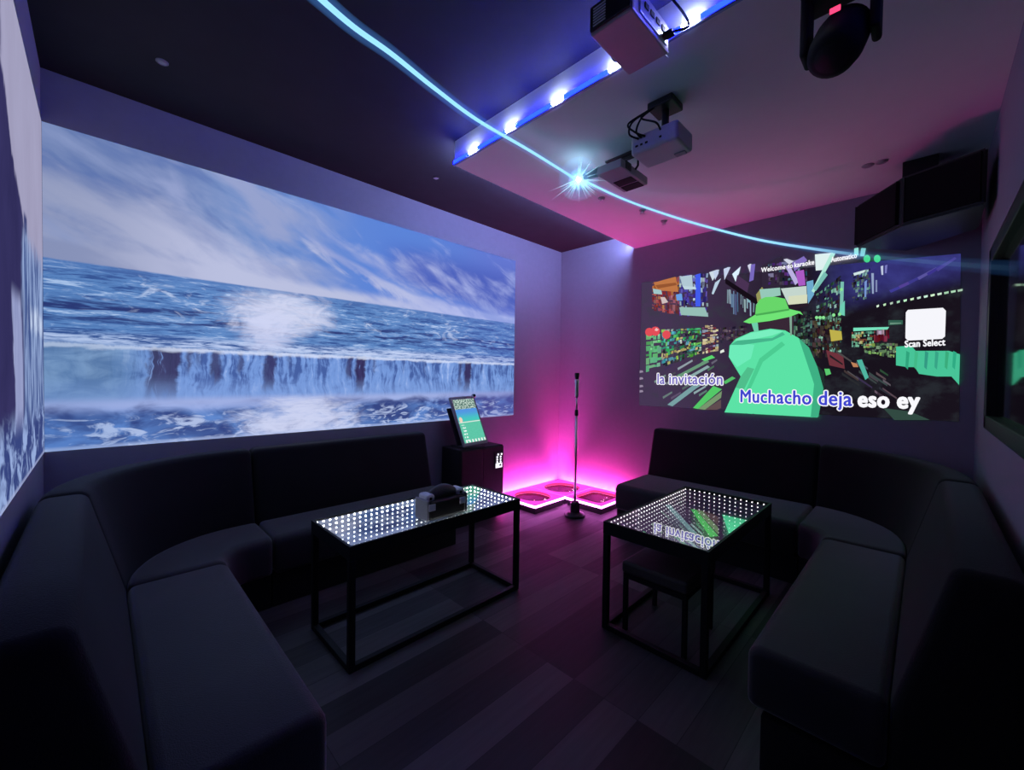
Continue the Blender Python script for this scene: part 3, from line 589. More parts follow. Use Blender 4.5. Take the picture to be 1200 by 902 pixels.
# ------------------------------------------------------------------ cabinet and song tablet
r = thing('cabinet', (2.58, 3.09, 0), 'black cabinet standing against the back wall under the song tablet', 'cabinet')
cx0, cx1, cy0, cy1, cz = 2.30, 2.835, 2.94, 3.235, 0.68
MB().box((cx0, cy0 + 0.016, 0.05), (cx1, cy1, cz), 0.006).build('body', M['cab'], r)
MB().box((cx0 + 0.03, cy0 + 0.05, 0), (cx1 - 0.03, cy1 - 0.02, 0.051)).build('plinth', M['blackp'], r)
for a, b in ((cx0 + 0.006, (cx0 + cx1) / 2 - 0.002), ((cx0 + cx1) / 2 + 0.002, cx1 - 0.006)):
    d = MB().box((a, cy0, 0.07), (b, cy0 + 0.0155, cz - 0.012), 0.003).build('door', M['cab'], r)
cp = MB().box((2.705, cy0 - 0.008, 0.455), (2.818, cy0 - 0.0005, 0.612), 0.003).build('control_panel', M['blackp'], r)
m = MB(); zz = cy0 - 0.0095
for i in range(2):
    for j in range(4): m.lathe((2.735 + i * 0.045 + (0.012 if j == 3 else 0), zz, 0.52 + j * 0.024), [(0, 0.003), (0.0095, 0.003), (0.0095, 0)], 10, (0, -1, 0))
M['lamp'] = glow('button_white_light', (0.9, 0.9, 1.0), 1.6)
m.build('button_dots', M['lamp'], cp)
m = MB(); m.box((2.716, zz - 0.002, 0.463), (2.80, zz, 0.507)); m.build('lit_display', M['lamp'], cp)
m = MB(); m.box((2.725, zz - 0.0035, 0.478), (2.748, zz - 0.0018, 0.484)); m.build('display_mark', M['dark'], cp); MB().box((2.762, zz - 0.0035, 0.478), (2.787, zz - 0.0018, 0.497)).build('display_mark', M['dark'], cp)
tb = thing('song_tablet', (2.50, 3.06, cz), 'tall lit song selection tablet leaning on a stand on the black cabinet', 'tablet')
bl, br_, tl_, tr_ = px(543.8, 523.8, 1, 2.965), px(570.8, 519.8, 1, 2.965), px(524.3, 465.5, 1, 3.15), px(555.8, 465, 1, 3.15)
mb_, mt_ = (bl + br_) / 2, (tl_ + tr_) / 2; hh = (mt_ - mb_).length; ey = (mt_ - mb_).normalized(); ex = Vector((1, 0, 0)); ex = (ex - ey * ex.dot(ey) * 0.55).normalized(); ez = ex.cross(ey).normalized()
cen = (mb_ + mt_) / 2 + Vector((0, 0, 0.004)); hwid = (br_.x - bl.x + tr_.x - tl_.x) / 4
M['tabshell'] = plain('tablet_shell', (0.42, 0.36, 0.4), 0.4, 0.3, 0.5, 0.05, 40)
MB().obox(cen, (ex, ey, ez), (hwid, hh / 2, 0.013), 0.006).build('frame', M['tabshell'], tb)
t = NT('tablet_screen_light'); u, v, _ = t.coords('UV'); n = t.noise(t.vec(t.mul(u, 9), t.mul(v, 14), 0.0), 2.0, 3)
cc = t.mix(t.ss(v, 0.48, 0.5), t.mix(n, lin((84, 190, 160)), lin((104, 206, 176))), t.mix(t.ss(v, 0.5, 0.74), lin((70, 200, 190)), lin((84, 150, 226))))
cc = t.mix(t.ss(v, 0.76, 0.78), cc, t.mix(t.ss(n, 0.42, 0.6), lin((70, 110, 100)), lin((200, 220, 210))))
cc = t.mix(t.band(v, 0.455, 0.475, 0.004), cc, lin((226, 236, 230)))
rows = t.mul(t.mul(t.ss(t.ma('FRACT', t.mul(v, 14.0)), 0.5, 0.6), t.band(u, 0.08, 0.24, 0.02)), t.mul(t.ss(v, 0.42, 0.40), t.ss(n, 0.4, 0.5)))
cc = t.mix(rows, cc, lin((240, 250, 246)))
cc = t.mix(t.mul(t.ss(v, 0.07, 0.06), t.ss(t.ma('FRACT', t.mul(u, 7.0)), 0.45, 0.55)), cc, lin((236, 244, 240)))
cc = t.mix(t.ss(t.add(t.ma('POWER', t.mul(t.add(u, -0.12), 2.0), 2.0), t.ma('POWER', t.mul(t.add(v, -0.53), 2.6), 2.0)), 0.02, 0.03, 1.0, 0.0), cc, lin((240, 210, 190)))
M['tabscr'] = t.emit(cc, 1.0)
fc = cen + ez * 0.0135
grid('screen', lambda a, b: fc + ex * (-hwid + 0.022 + (2 * hwid - 0.044) * a) + ey * (-hh / 2 + 0.03 + (hh - 0.06) * b), M['tabscr'], tb)
tip = cen + ex * (hwid - 0.008) + ey * (hh / 2 - 0.006) + ez * 0.012
ce = MB().ball(tip, 0.022, 3).build('camera_ball', M['white'], tb, True)
MB().ball(tip + ez * 0.012 + Vector((-0.004, -0.006, 0.002)), 0.0145, 2).build('lens', M['dark'], ce, True)
back = cen - ez * 0.03
MB().obox(back - ey * 0.03 - ex * 0.06 - ez * 0.02, (ex, ey, ez), (0.11, hh / 2 - 0.06, 0.008), 0.003).build('stand_plate', M['blackp'], tb)
MB().box((bl.x + 0.02, 2.97, cz + 0.001), (br_.x - 0.02, 3.20, cz + 0.010), 0.004).build('stand_foot', M['blackp'], tb)
# ------------------------------------------------------------------ lit stage blocks in the corner
M['edge'] = glow('stage_edge_light', (1.0, 0.2, 0.95), 15.0); M['top'] = None
t = NT('stage_pink_acrylic'); x, y, z = t.coords('Object'); n = t.noise(t.vec(x, y, z), 6, 2)
M['top'] = t.bsdf(t.mix(n, (0.75, 0.25, 0.65), (0.8, 0.3, 0.7)), 0.25, 0, 0.5, emi=(1.0, 0.06, 0.74), est=0.85)
M['red'] = glow('stage_red_ring', (1.0, 0.02, 0.10), 2.2); M['dot'] = glow('stage_ring_dot', (1.0, 0.5, 0.6), 4.0)
pm = NT('stage_dark_mirror'); M['pmir'] = pm.bsdf((0.04, 0.006, 0.045), 0.25, 0.0, 0.1)
def rrect(x0, y0, x1, y1, r, n=7):
    P = []
    for (cx, cy, a) in ((x1 - r, y1 - r, 0), (x0 + r, y1 - r, PI / 2), (x0 + r, y0 + r, PI), (x1 - r, y0 + r, 1.5 * PI)):
        P += [(cx + r * math.cos(a + PI / 2 * k / n), cy + r * math.sin(a + PI / 2 * k / n)) for k in range(n + 1)]
    return P
def block(x0, y0, x1, y1, label, rad):
    r = thing('stage_block', ((x0 + x1) / 2, (y0 + y1) / 2, 0), label, 'stage block', 'lit stage blocks')
    z1 = 0.093; g = 0.004; x0 += g; y0 += g; x1 -= g; y1 -= g
    MB().box((x0 + 0.012, y0 + 0.012, 0.0), (x1 - 0.012, y1 - 0.012, 0.064), 0.002).build('body', M['blackp'], r)
    m = MB(); P = rrect(x0, y0, x1, y1, 0.008, 3); Q = rrect(x0 + 0.01, y0 + 0.01, x1 - 0.01, y1 - 0.01, 0.006, 3); n = len(P)
    A = [[m.b.verts.new((*p, z)) for p in L_] for L_, z in ((P, 0.064), (P, 0.087), (Q, 0.087), (Q, 0.064))]
    for k in range(n):
        for i in range(4): m.b.faces.new((A[i][k], A[i][(k + 1) % n], A[(i + 1) % 4][(k + 1) % n], A[(i + 1) % 4][k]))
    m.build('edge_light', M['edge'], r)
    # top with a hole, its red inner wall and the sunken mirror
    cx, cy = (x0 + x1) / 2, (y0 + y1) / 2; hx, hy = (x1 - x0) / 2 - 0.055, (y1 - y0) / 2 - 0.05
    rr = min(hx, hy) * rad
    H_ = rrect(cx - hx, cy - hy, cx + hx, cy + hy, rr, 12); O_ = rrect(x0, y0, x1, y1, 0.008, 12); n = len(H_)
    m = MB(); a = [m.b.verts.new((*p, z1)) for p in O_]; b = [m.b.verts.new((*p, z1)) for p in H_]; c = [m.b.verts.new((*p, 0.0875)) for p in O_]; d = [m.b.verts.new((*p, 0.0875)) for p in H_]
    for k in range(n):
        j = (k + 1) % n
        for f in ((a[k], a[j], b[j], b[k]), (c[j], c[k], d[k], d[j]), (a[j], a[k], c[k], c[j]), (b[k], b[j], d[j], d[k])): m.b.faces.new(f)
    m.build('top_frame', M['top'], r)
    m = MB(); H2 = rrect(cx - hx - 0.003, cy - hy - 0.003, cx + hx + 0.003, cy + hy + 0.003, rr, 12)
    b = [m.b.verts.new((*p, 0.087)) for p in H2]; d = [m.b.verts.new((*p, 0.0675)) for p in H2]
    for k in range(n): m.b.faces.new((b[k], d[k], d[(k + 1) % n], b[(k + 1) % n]))
    m.build('red_light_ring', M['red'], r)
    MB().prism(H2, 0.0645, 0.0665).build('sunken_mirror', M['pmir'], r)
    m = MB()
    for k in range(4): m.ball((cx + hx * R.uniform(-0.3, 0.6), cy - hy * R.uniform(0.2, 0.7), 0.0685), 0.004, 1)
    m.build('light_dots', M['dot'], r)
block(3.01, 2.675, 3.485, 3.175, 'pink lit stage block with a round dark mirror beside the black cabinet', 1.0)
block(3.485, 2.675, 4.012, 3.175, 'pink lit stage block tucked in the wall corner behind the microphone stand', 1.0)
block(3.485, 2.225, 4.012, 2.675, 'pink lit stage block with squarer dark mirror beside the sofa end', 0.45)
for nm, lo, hi, c, lab in (('back', (3.02, 3.18, 0.044), (4.0, 3.202, 0.05), (1.0, 0.05, 0.52), 'pink light strip washing the back wall from behind the lit stage blocks'), ('right', (4.017, 2.235, 0.044), (4.037, 3.17, 0.05), (1.0, 0.045, 0.42), 'pink light strip washing the right wall from behind the lit stage blocks')):
    r = thing('wall_wash_light', ((lo[0] + hi[0]) / 2, (lo[1] + hi[1]) / 2, 0), lab, 'light strip', 'pink wall wash lights')
    MB().box((lo[0], lo[1], 0), (hi[0], hi[1], 0.0435), 0.002).build('channel', M['blackp'], r)
    MB().box(lo, hi).build('light_tube', glow('wall_wash_pink_light', c, 450.0), r)
# ------------------------------------------------------------------ microphone stand
b0 = px(673.5, 604, 2, 0); bx, by = b0.x, b0.y
ms_ = thing('microphone_stand', (bx, by, 0), 'slim chrome microphone stand on a round base before the pink lit stage blocks', 'microphone stand')
MB().lathe((bx, by, 0), [(0, 0), (0.10, 0), (0.102, 0.012), (0.095, 0.024), (0.07, 0.036), (0.045, 0.042), (0, 0.042)], 40).build('base', M['blackp'], ms_, True)
MB().lathe((bx, by, 0.04), [(0, 0), (0.05, 0), (0.05, 0.085), (0.042, 0.10), (0.012, 0.105), (0, 0.105)], 6).build('base_collar', M['blackp'], ms_)
MB().lathe((bx, by, 0.14), [(0.0, 0), (0.0125, 0), (0.0125, 0.86), (0, 0.86)], 16).build('lower_pole', M['chrome'], ms_, True)
MB().lathe((bx, by, 0.98), [(0, 0), (0.017, 0), (0.019, 0.01), (0.017, 0.05), (0.012, 0.06), (0, 0.06)], 16).build('height_clutch', M['blackp'], ms_, True)
MB().lathe((bx, by, 1.03), [(0, 0), (0.009, 0), (0.009, 0.13), (0, 0.13)], 14).build('upper_pole', M['chrome'], ms_, True)
gp = MB().lathe((bx, by, 1.15), [(0, 0), (0.012, 0.0), (0.018, 0.02), (0.019, 0.14), (0.024, 0.165), (0.02, 0.185), (0, 0.185)], 18).build('grip', M['chrome'], ms_, True)
MB().lathe((bx, by, 1.335), [(0, 0), (0.014, 0), (0.02, 0.02), (0.024, 0.05), (0.022, 0.062), (0, 0.062)], 16).build('microphone_clip', M['blackp'], ms_, True)
def glow_volume(name, c, d):
    t = NT(name); e = t.n('ShaderNodeEmission'); t.put(e.inputs[0], c); e.inputs[1].default_value = d; t.t.links.new(e.outputs[0], t.out.inputs['Volume']); return t.m  # volume that glows by itself, in place of scattered light
M['sh0'] = glow_volume('strip_halo_near_light', (0.3, 0.4, 1.0), 9.0); M['sh1'] = glow_volume('strip_halo_far_light', (0.2, 0.3, 1.0), 1.6)
# ------------------------------------------------------------------ light strip on the edge of the dropped ceiling
def strip(name, x0, y0, x1, y1, n, label, heads):
    r = thing(name, ((x0 + x1) / 2, (y0 + y1) / 2, HP + 0.02), label, 'light strip', 'ceiling light strips'); return r
M['blue'] = glow('strip_blue_light', (0.0006, 0.0022, 1.0), 85.0); M['spot'] = glow('strip_white_spot', (0.8, 0.86, 1.0), 120.0); M['trimblue'] = plain('strip_profile', (0.25, 0.3, 0.6), 0.4, 0.3, 0.5, 0.05, 30)
r = thing('ceiling_light_strip', (XP, 1.0, HP + 0.02), 'blue light strip with white spots along the edge of the dropped ceiling', 'light strip', 'ceiling light strips')
MB().box((XP - 0.014, YD + 0.01, HP - 0.006), (XP - 0.0005, YP, HP + 0.004), 0.002).build('profile', M['trimblue'], r)
MB().box((XP - 0.012, YD + 0.01, HP + 0.004), (XP - 0.0005, YP, HP + 0.030), 0.003).build('light_tube', M['blue'], r)
for y in (2.043, 1.709, 1.367, 1.03, 0.694, 0.352):
    MB().obox((XP - 0.014, y, HP + 0.017), ((1, 0, 0), (0, 1, 0), (0, 0, 1)), (0.007, 0.036, 0.011), 0.005).build('white_spot', M['spot'], r)
for y in (2.043, 1.709, 1.367, 1.03, 0.694):
    for k_, (ra, de) in enumerate(((0.030, 9.0), (0.055, 1.6))):
        MB().ball((XP - 0.035, y, HP + 0.017), ra, 2).build('halo_glow', M['sh%d' % k_], r, True)  # glowing balls imitate the bloom round each white spot
r = thing('ceiling_light_strip', ((XP + XB) / 2, YP, HP + 0.05), 'blue light strip hidden on the back edge of the dropped ceiling facing the seascape wall', 'light strip', 'ceiling light strips')
MB().box((XP + 0.02, YP + 0.0005, HP + 0.03), (XB - 0.01, YP + 0.012, HP + 0.036), 0.002).build('profile', M['trimblue'], r)
M['blue2'] = glow('strip_back_blue_light', (0.34, 0.40, 1.0), 170.0)
MB().box((XP + 0.02, YP + 0.0005, HP + 0.037), (XB - 0.01, YP + 0.012, HP + 0.056), 0.003).build('light_tube', M['blue2'], r)
# ------------------------------------------------------------------ projectors
def cable(pts, rr=0.004):
    P = []
    pts = [Vector(p) for p in pts]
    for i in range(len(pts) - 1):
        p0, p1, p2, p3 = pts[max(i - 1, 0)], pts[i], pts[i + 1], pts[min(i + 2, len(pts) - 1)]
        for k in range(8):
            s_ = k / 8; P.append(0.5 * ((2 * p1) + (p2 - p0) * s_ + (2 * p0 - 5 * p1 + 4 * p2 - p3) * s_ ** 2 + (3 * p1 - p0 - 3 * p2 + p3) * s_ ** 3))
    return MB().tube(P + [pts[-1]], rr, 8)
M['lens'] = glow('projector_lens_light', (0.7, 0.8, 1.0), 3.0)
# projector for the seascape
zb = 2.66; h = 0.105; x0, x1, y0, y1 = 1.335, 1.632, 0.765, 0.945
r = thing('projector', ((x0 + x1) / 2, (y0 + y1) / 2, zb), 'silver projector with vented dark end hanging beside the blue light strip', 'projector', 'ceiling projectors')
MB().box((x0 + 0.006, y0, zb), (x1, y1, zb + h), 0.008).build('body', M['silver'], r)
vp = MB().box((x0 - 0.004, y0 + 0.004, zb + 0.006), (x0 + 0.0055, y1 - 0.004, zb + h - 0.004), 0.006).build('vent_end', M['blackp'], r)
m = MB()
for k in range(7): m.box((x0 - 0.007, y0 + 0.105 + 0 * k, zb + 0.018 + k * 0.0105), (x0 - 0.0035, y1 - 0.022, zb + 0.022 + k * 0.0105))
m.build('vent_slat', M['pale'], vp)
pp = MB().box((x0 + 0.05, y0 - 0.006, zb + 0.014), (x1 - 0.03, y0 + 0.0005, zb + h - 0.012), 0.002).build('port_panel', M['chrome'], r)
m = MB()
for k in range(4): m.box((x0 + 0.08 + k * 0.045, y0 - 0.010, zb + 0.045), (x0 + 0.108 + k * 0.045, y0 - 0.0055, zb + 0.066), 0.002)
m.build('port_button', M['dark'], pp)
MB().lathe((x0 + 0.20, y1, zb + 0.055), [(0, 0.012), (0.028, 0.012), (0.034, 0.016), (0.036, 0), (0, 0)], 24, (0, 1, 0)).build('lens_ring', M['dark'], r)
MB().lathe((x0 + 0.20, y1 + 0.0125, zb + 0.055), [(0, 0.006), (0.018, 0.004), (0.027, 0)], 24, (0, 1, 0)).build('lens', M['lens'], r)
MB().tube([((x0 + x1) / 2, (y0 + y1) / 2, zb + h - 0.002), ((x0 + x1) / 2, (y0 + y1) / 2, HC - 0.012)], 0.016, 16).build('ceiling_pole', M['blackp'], r)
MB().lathe(((x0 + x1) / 2, (y0 + y1) / 2, HC - 0.0125), [(0, 0), (0.05, 0), (0.05, 0.012), (0, 0.012)], 24).build('ceiling_plate', M['blackp'], r)
MB().box((x1 - 0.075, y0 - 0.045, zb + 0.02), (x1 - 0.045, y0 - 0.006, zb + 0.036), 0.003).build('plug', M['dark'], r)
cable([(x1 - 0.06, y0 - 0.044, zb + 0.028), (x1 - 0.02, y0 - 0.085, zb + 0.05), (x1 - 0.01, y0 - 0.06, zb + 0.12), (x1 - 0.04, y0 - 0.02, zb + 0.19), (x1 - 0.06, y0, HC - 0.001)], 0.005).build('power_cable', M['dark'], r, True)
MB().tube([(x1 + 0.002, y0 + 0.02, zb + 0.012), (x1 + 0.022, y0 + 0.012, zb + 0.004), (x1 + 0.002, y0 + 0.004, zb + 0.012)], 0.003, 8).build('cable_loop', M['chrome'], r)
# projector for the video
zb = 2.50; h = 0.095; x0, x1, y0, y1 = 1.955, 2.14, 0.865, 1.112
r = thing('projector', ((x0 + x1) / 2, (y0 + y1) / 2, zb), 'white projector with trailing black cables under the middle of the dropped ceiling', 'projector', 'ceiling projectors')
bo = MB().box((x0, y0, zb), (x1, y1, zb + h), 0.016, 3).build('body', M['white'], r)
for k, (a, b) in enumerate(((1.070, 1.085), (1.045, 1.058), (1.018, 1.032), (0.945, 0.957))): MB().box((x0 - 0.002, a, zb + 0.034), (x0 + 0.004, b, zb + 0.044), 0.001).build('port', M['dark'], r)
MB().lathe((x1, y0 + 0.075, zb + 0.048), [(0, 0.010), (0.026, 0.010), (0.032, 0.014), (0.034, 0), (0, 0)], 24, (1, 0, 0)).build('lens_ring', M['dark'], r)
MB().lathe((x1 + 0.0105, y0 + 0.075, zb + 0.048), [(0, 0.006), (0.016, 0.004), (0.025, 0)], 24, (1, 0, 0)).build('lens', M['lens'], r)
MB().box((x0 + 0.13, y0 + 0.02, zb - 0.006), (x0 + 0.165, y0 + 0.075, zb + 0.001), 0.003).build('foot_slot', M['grey'], r)
MB().box((x0 + 0.05, y0 + 0.06, zb + h - 0.002), (x0 + 0.13, y0 + 0.15, zb + h + 0.02), 0.004).build('mount_bracket', M['blackp'], r)
MB().tube([(x0 + 0.09, y0 + 0.105, zb + h + 0.018), (x0 + 0.09, y0 + 0.105, HP - 0.03)], 0.018, 14).build('ceiling_pole', M['blackp'], r)
MB().box((x0 + 0.02, y0 + 0.04, HP - 0.035), (x0 + 0.15, y0 + 0.17, HP - 0.0005), 0.006).build('ceiling_plate', M['blackp'], r)
for k, (ya, yb, dy) in enumerate(((1.065, 1.03, 0.06), (1.05, 1.02, 0.02), (1.03, 1.045, 0.07), (0.95, 1.03, 0.015))):
    cable([(x0 - 0.003, ya, zb + 0.07), (x0 - 0.035, ya + dy * 0.6, zb + 0.095), (x0 - 0.02, yb + dy, zb + 0.16), (x0 + 0.03, yb - 0.02, HP - 0.03), (x0 + 0.04, yb - 0.03, HP - 0.001)], 0.0048).build('cable', M['dark'], r, True)
# ------------------------------------------------------------------ laser light and its beams
lz = 2.61
L0 = px(678, 210, 2, lz)
bx0, by0, bx1, by1 = L0.x + 0.03, L0.y - 0.285, L0.x + 0.36, L0.y - 0.115
r = thing('ceiling_laser_light', (L0.x + 0.16, L0.y - 0.15, lz), 'small box laser light with a dazzling cyan lens beside the white projector', 'stage light')
laser_root = r
MB().box((bx0, by0, lz - 0.005), (bx1, by1, lz + 0.045), 0.006).build('body', M['silver'], r)
for k in range(2): MB().box((bx0 + 0.15 + k * 0.092, by0 + 0.02, lz - 0.009), (bx0 + 0.15 + k * 0.092 + 0.078, by1 - 0.055 + 0.03, lz - 0.0045), 0.002).build('vent', M['dark'], r)
MB().box((bx0 + 0.05, by0 - 0.004, lz + 0.002), (bx0 + 0.115, by1 + 0.004, lz + 0.049), 0.003).build('heat_sink', M['blackp'], r)
MB().tube([(bx0 + 0.16, by0 - 0.004, lz + 0.03), (bx0 + 0.16, by0 - 0.022, lz + 0.05), (bx0 + 0.16, by0 - 0.022, HP - 0.012), (bx0 + 0.16, by1 + 0.022, HP - 0.012), (bx0 + 0.16, by1 + 0.022, lz + 0.05), (bx0 + 0.16, by1 + 0.004, lz + 0.03)], 0.007, 8).build('bracket', M['blackp'], r)
MB().box((bx0 + 0.12, by0 - 0.02, HP - 0.010), (bx0 + 0.20, by1 + 0.02, HP - 0.0005), 0.002).build('ceiling_plate', M['blackp'], r)
MB().tube([(bx0 + 0.03, by1 - 0.002, lz + 0.03), (bx0 + 0.005, by1 + 0.06, lz + 0.02), (L0.x + 0.006, L0.y - 0.028, lz + 0.004)], [0.03, 0.024, 0.018], 14).build('snout', M['grey'], r, True)
M['star'] = glow('laser_lens_light', (0.6, 0.9, 1.0), 30.0)
MB().ball(L0, 0.017, 3).build('lens', M['star'], r, True)
# beams put in as glowing tubes: a thin bright core and an emissive halo
def fade_emit(name, c, st):
    t = NT(name); a = t.n('ShaderNodeVertexColor', layer_name='tint'); e = t.n('ShaderNodeEmission'); t.put(e.inputs[0], c); e.inputs[1].default_value = st
    tr = t.n('ShaderNodeBsdfTransparent'); m = t.n('ShaderNodeMixShader'); t.t.links.new(a.outputs[0], m.inputs[0]); t.t.links.new(tr.outputs[0], m.inputs[1]); t.t.links.new(e.outputs[0], m.inputs[2]); t.t.links.new(m.outputs[0], t.out.inputs[0]); return t.m
def smooth_path(keys, n):
    out = []
    for i in range(n + 1):
        f = i / n * (len(keys) - 1); k = min(int(f), len(keys) - 2); s_ = f - k
        p = [Vector(keys[min(max(k + j, 0), len(keys) - 1)]) for j in (-1, 0, 1, 2)]
        out.append(0.5 * ((2 * p[1]) + (p[2] - p[0]) * s_ + (2 * p[0] - 5 * p[1] + 4 * p[2] - p[3]) * s_ ** 2 + (3 * p[1] - p[0] - 3 * p[2] + p[3]) * s_ ** 3))
    return out
def beam(keys, rad, alpha, label, mat_c, halo_r, halo_d):
    halo_r *= 1.25; halo_d *= 1.6
    P = smooth_path(keys, 48); n = len(P)
    r = thing('laser_beam', P[0], label, 'laser beam', 'laser beams')
    rr = [rad(i / (n - 1)) for i in range(n)]
    o = MB().tube(P, rr, 8).build('beam_core', mat_c, r, True)
    ca_ = o.data.color_attributes.new('tint', 'FLOAT_COLOR', 'POINT')
    for i in range(n):
        a = alpha(i / (n - 1))
        for k in range(8): ca_.data[i * 8 + k].color = (a, a, a, 1)
    m = 3
    for q in range(m):
        i0, i1 = q * (n - 1) // m, (q + 1) * (n - 1) // m; f = (i0 + i1) / 2 / (n - 1)
        MB().tube(P[i0:i1 + 1], [x_ * halo_r for x_ in rr[i0:i1 + 1]], 12).build('beam_halo', glow_volume('beam_halo_light', (0.10, 0.35, 1.0), halo_d * max(alpha(f), 0.12)), r, True)
M['core'] = fade_emit('beam_core_light', (0.32, 0.72, 1.0), 1.15)
lkeys = [L0 + Vector((-0.012, 0.012, 0.0))] + [px(x_, y_, 2, 2.66) for x_, y_ in ((620, 176), (560, 141), (510, 104), (460, 64), (415, 32), (374, -3), (340, -34))]
beam(lkeys, lambda f: 0.007 + 0.004 * f, lambda f: 0.95, 'cyan laser beam crossing the dark ceiling from the laser lens towards the viewer', M['core'], 2.6, 2.2)
rk = [L0 + Vector((0.012, -0.012, 0.0))]
for x_, y_ in ((730, 233), (780, 251), (830, 266), (890, 281), (950, 291), (1010, 299), (1080, 306), (1140, 311), (1196, 315)):
    f = (x_ - 678) / 520; rk.append(pz(x_, y_, 2.83 + 0.55 * math.sin(PI * min(f * 1.25, 1)) - 1.46 * max(0, f - 0.12) ** 1.3))
beam(rk, lambda f: 0.0068 + 0.004 * f, lambda f: 0.95 * max(0.0, 1 - max(0.0, f - 0.38) / 0.30) + 0.10 * (1 - f), 'cyan laser beam fading from the laser lens across the karaoke video', M['core'], 2.4, 2.2)
r = laser_root
R2 = random.Random(3); ry = fade_emit('starburst_light', (0.42, 0.78, 1.0), 1.3)
for k in range(46):  # thin glowing cones imitate the starburst glare round the lens
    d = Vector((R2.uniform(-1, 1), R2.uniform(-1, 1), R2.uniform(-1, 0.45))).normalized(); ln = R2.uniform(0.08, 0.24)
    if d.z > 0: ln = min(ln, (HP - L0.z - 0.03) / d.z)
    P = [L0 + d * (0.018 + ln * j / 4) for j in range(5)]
    o = MB().tube(P, [0.0042, 0.0034, 0.0024, 0.0016, 0.0006], 6).build('starburst_ray', ry, r, True)
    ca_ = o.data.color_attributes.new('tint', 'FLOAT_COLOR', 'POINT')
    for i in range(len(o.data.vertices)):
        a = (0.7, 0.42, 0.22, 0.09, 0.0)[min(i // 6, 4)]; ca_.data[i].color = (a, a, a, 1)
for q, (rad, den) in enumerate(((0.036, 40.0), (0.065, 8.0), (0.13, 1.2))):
    MB().ball(L0, rad, 3).build('halo_glow', glow_volume('lens_halo_light', (0.16, 0.5, 1.0), den), r, True)  # nested emissive balls painted in as the halo of the lens
# ------------------------------------------------------------------ moving head light
c = px(984, 44, 2, 2.50)
r = thing('ceiling_stage_light', (c.x, c.y, c.z), 'black moving head stage light with a red display under the dropped ceiling', 'stage light')
MB().box((c.x - 0.10, c.y - 0.11, HP - 0.085), (c.x + 0.10, c.y + 0.11, HP - 0.0005), 0.018, 3).build('base', M['matte'], r)
dp = px(978.5, 11, 0, c.x - 0.104)
MB().box((c.x - 0.104, dp.y - 0.014, dp.z - 0.008), (c.x - 0.0995, dp.y + 0.014, dp.z + 0.010), 0.002).build('display', glow('display_red_light', (1.0, 0.05, 0.16), 1.6), r)
for s_ in (-1, 1):
    MB().box((c.x - 0.05, c.y + s_ * 0.092 - 0.013, c.z - 0.04), (c.x + 0.05, c.y + s_ * 0.092 + 0.013, HP - 0.07), 0.012, 3).build('yoke_arm', M['matte'], r)
hd = MB().lathe((c.x, c.y, c.z - 0.01), [(0, -0.095), (0.045, -0.09), (0.070, -0.07), (0.078, -0.02), (0.078, 0.045), (0.070, 0.085), (0.052, 0.098), (0, 0.10)], 28, (-0.55, 0.15, -0.82)).build('head', M['matte'], r, True)
ax = Vector((-0.55, 0.15, -0.82)).normalized()
MB().lathe(Vector((c.x, c.y, c.z - 0.01)) + ax * 0.0985, [(0, 0.008), (0.03, 0.006), (0.046, 0)], 24, ax).build('lens', M['dark'], hd, True)
MB().ball(px(947, 67, 2, 2.475), 0.005, 2).build('indicator', M['pale'], hd, True)
# ------------------------------------------------------------------ loudspeaker in the corner
pl = [(3.70, 0.37), (3.36, 0.13), (3.22, -0.195), (3.72, -0.20), (4.03, 0.12)]
r = thing('loudspeaker', (3.65, 0.05, 2.27), 'large black loudspeaker hung under the ceiling above the karaoke video', 'loudspeaker')
MB().prism(pl, 2.27, 2.56, 0.01).build('cabinet', M['blackp'], r)
a, b = Vector((*pl[1], 0)), Vector((*pl[2], 0)); d = (b - a).normalized(); nrm = Vector((-abs(d.y), abs(d.x) * 0.3, 0)); nrm = Vector((d.y, -d.x, 0)); nrm = nrm if nrm.x < 0 else -nrm
m = (a + b) / 2 + Vector((0, 0, 2.415))
MB().obox(m + nrm * 0.006, (d, (0, 0, 1), nrm), ((b - a).length / 2 - 0.02, 0.125, 0.008), 0.004).build('grille', M['gmesh'], r)
a, b = Vector((*pl[0], 0)), Vector((*pl[1], 0)); d = (b - a).normalized(); nrm = Vector((d.y, -d.x, 0)); nrm = nrm if nrm.x < 0 else -nrm
m = (a + b) / 2 + Vector((0, 0, 2.415))
MB().obox(m + nrm * 0.006, (d, (0, 0, 1), nrm), ((b - a).length / 2 - 0.02, 0.125, 0.008), 0.004).build('grille', M['gmesh'], r)
ind = px(1041.5, 250, 0, 3.45)
MB().box((3.62, -0.02, 2.55), (3.78, 0.14, HP - 0.0005), 0.004).build('ceiling_bracket', M['black'], r)
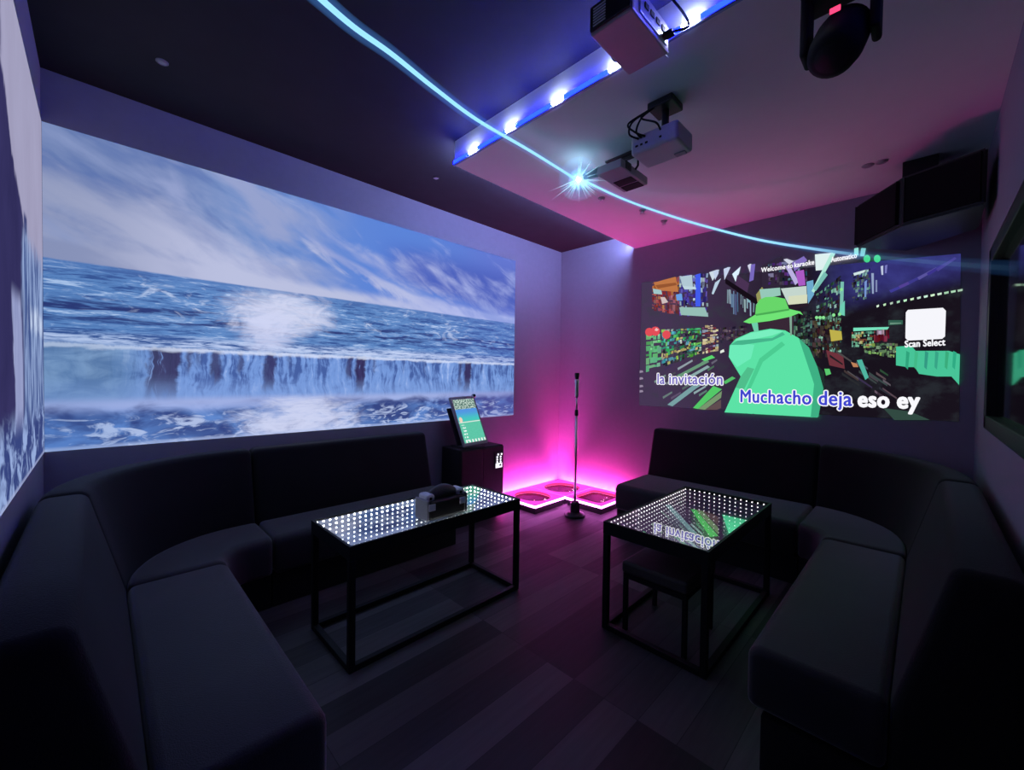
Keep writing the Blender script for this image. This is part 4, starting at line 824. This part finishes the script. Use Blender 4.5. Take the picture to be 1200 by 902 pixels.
# ------------------------------------------------------------------ small ceiling fittings
def puck(name, x, y, z, rad, lab, cat, grp, mat):
    r = thing(name, (x, y, z), lab, cat, grp)
    MB().lathe((x, y, z), [(0, 0), (rad, 0), (rad, -0.004), (rad * 0.85, -0.008), (rad * 0.8, -0.004), (0, -0.004)], 24).build('rim', M['white'] if mat is None else mat, r)
    MB().lathe((x, y, z - 0.0045), [(0, -0.006), (rad * 0.55, -0.004), (rad * 0.78, 0)], 20).build('lamp_face', M['grey'], r)
for x_, y_, lab in ((1017, 193.5, 'small grey downlight in the dropped ceiling, further from the loudspeaker'), (1033, 189, 'small grey downlight in the dropped ceiling, closer to the loudspeaker')):
    p = px(x_, y_, 2, HP); puck('downlight', p.x, p.y, HP - 0.0005, 0.032, lab, 'downlight', 'dropped ceiling downlights', M['silver'])
for x_, y_, lab in ((705, 232, 'little ceiling sprinkler just behind the dazzling laser lens'), (753, 246, 'little ceiling sprinkler along the beam, midway to the wall'), (778, 259, 'little ceiling sprinkler closest to the video wall')):
    p = px(x_, y_, 2, HP); r = thing('ceiling_sprinkler', (p.x, p.y, HP), lab, 'sprinkler', 'ceiling sprinklers')
    MB().lathe((p.x, p.y, HP - 0.0005), [(0, 0), (0.028, 0), (0.026, -0.006), (0.012, -0.008), (0, -0.008)], 20).build('rose', M['silver'], r)
    MB().lathe((p.x, p.y, HP - 0.008), [(0, 0), (0.008, 0), (0.008, -0.018), (0.02, -0.02), (0.02, -0.023), (0, -0.023)], 16).build('nozzle', M['chrome'], r)
for x_, y_, lab in ((190, 72, 'small pale round fitting on the dark ceiling near the left wall'), (511, 208, 'small dark round fitting on the dark ceiling near the dropped corner')):
    p = px(x_, y_, 2, HC); puck('ceiling_fitting', p.x, p.y, HC - 0.0005, 0.026, lab, 'ceiling fitting', 'dark ceiling fittings', M['grey'] if x_ < 300 else M['black'])
# ------------------------------------------------------------------ air, colour management
wd = bpy.data.worlds.new('night'); S.world = wd; wd.use_nodes = True
wd.node_tree.nodes['Background'].inputs[0].default_value = (0.02, 0.02, 0.03, 1); wd.node_tree.nodes['Background'].inputs[1].default_value = 0.1
S.view_settings.view_transform = 'Standard'; S.view_settings.look = 'None'; S.view_settings.exposure = 0; S.view_settings.gamma = 1; S.view_settings.use_curve_mapping = False
cy = S.cycles
cy.max_bounces = 24; cy.glossy_bounces = 22; cy.diffuse_bounces = 4; cy.transparent_max_bounces = 24; cy.transmission_bounces = 8; cy.volume_bounces = 0
cy.sample_clamp_indirect = 6.0; cy.use_denoising = True; cy.caustics_reflective = False; cy.caustics_refractive = False
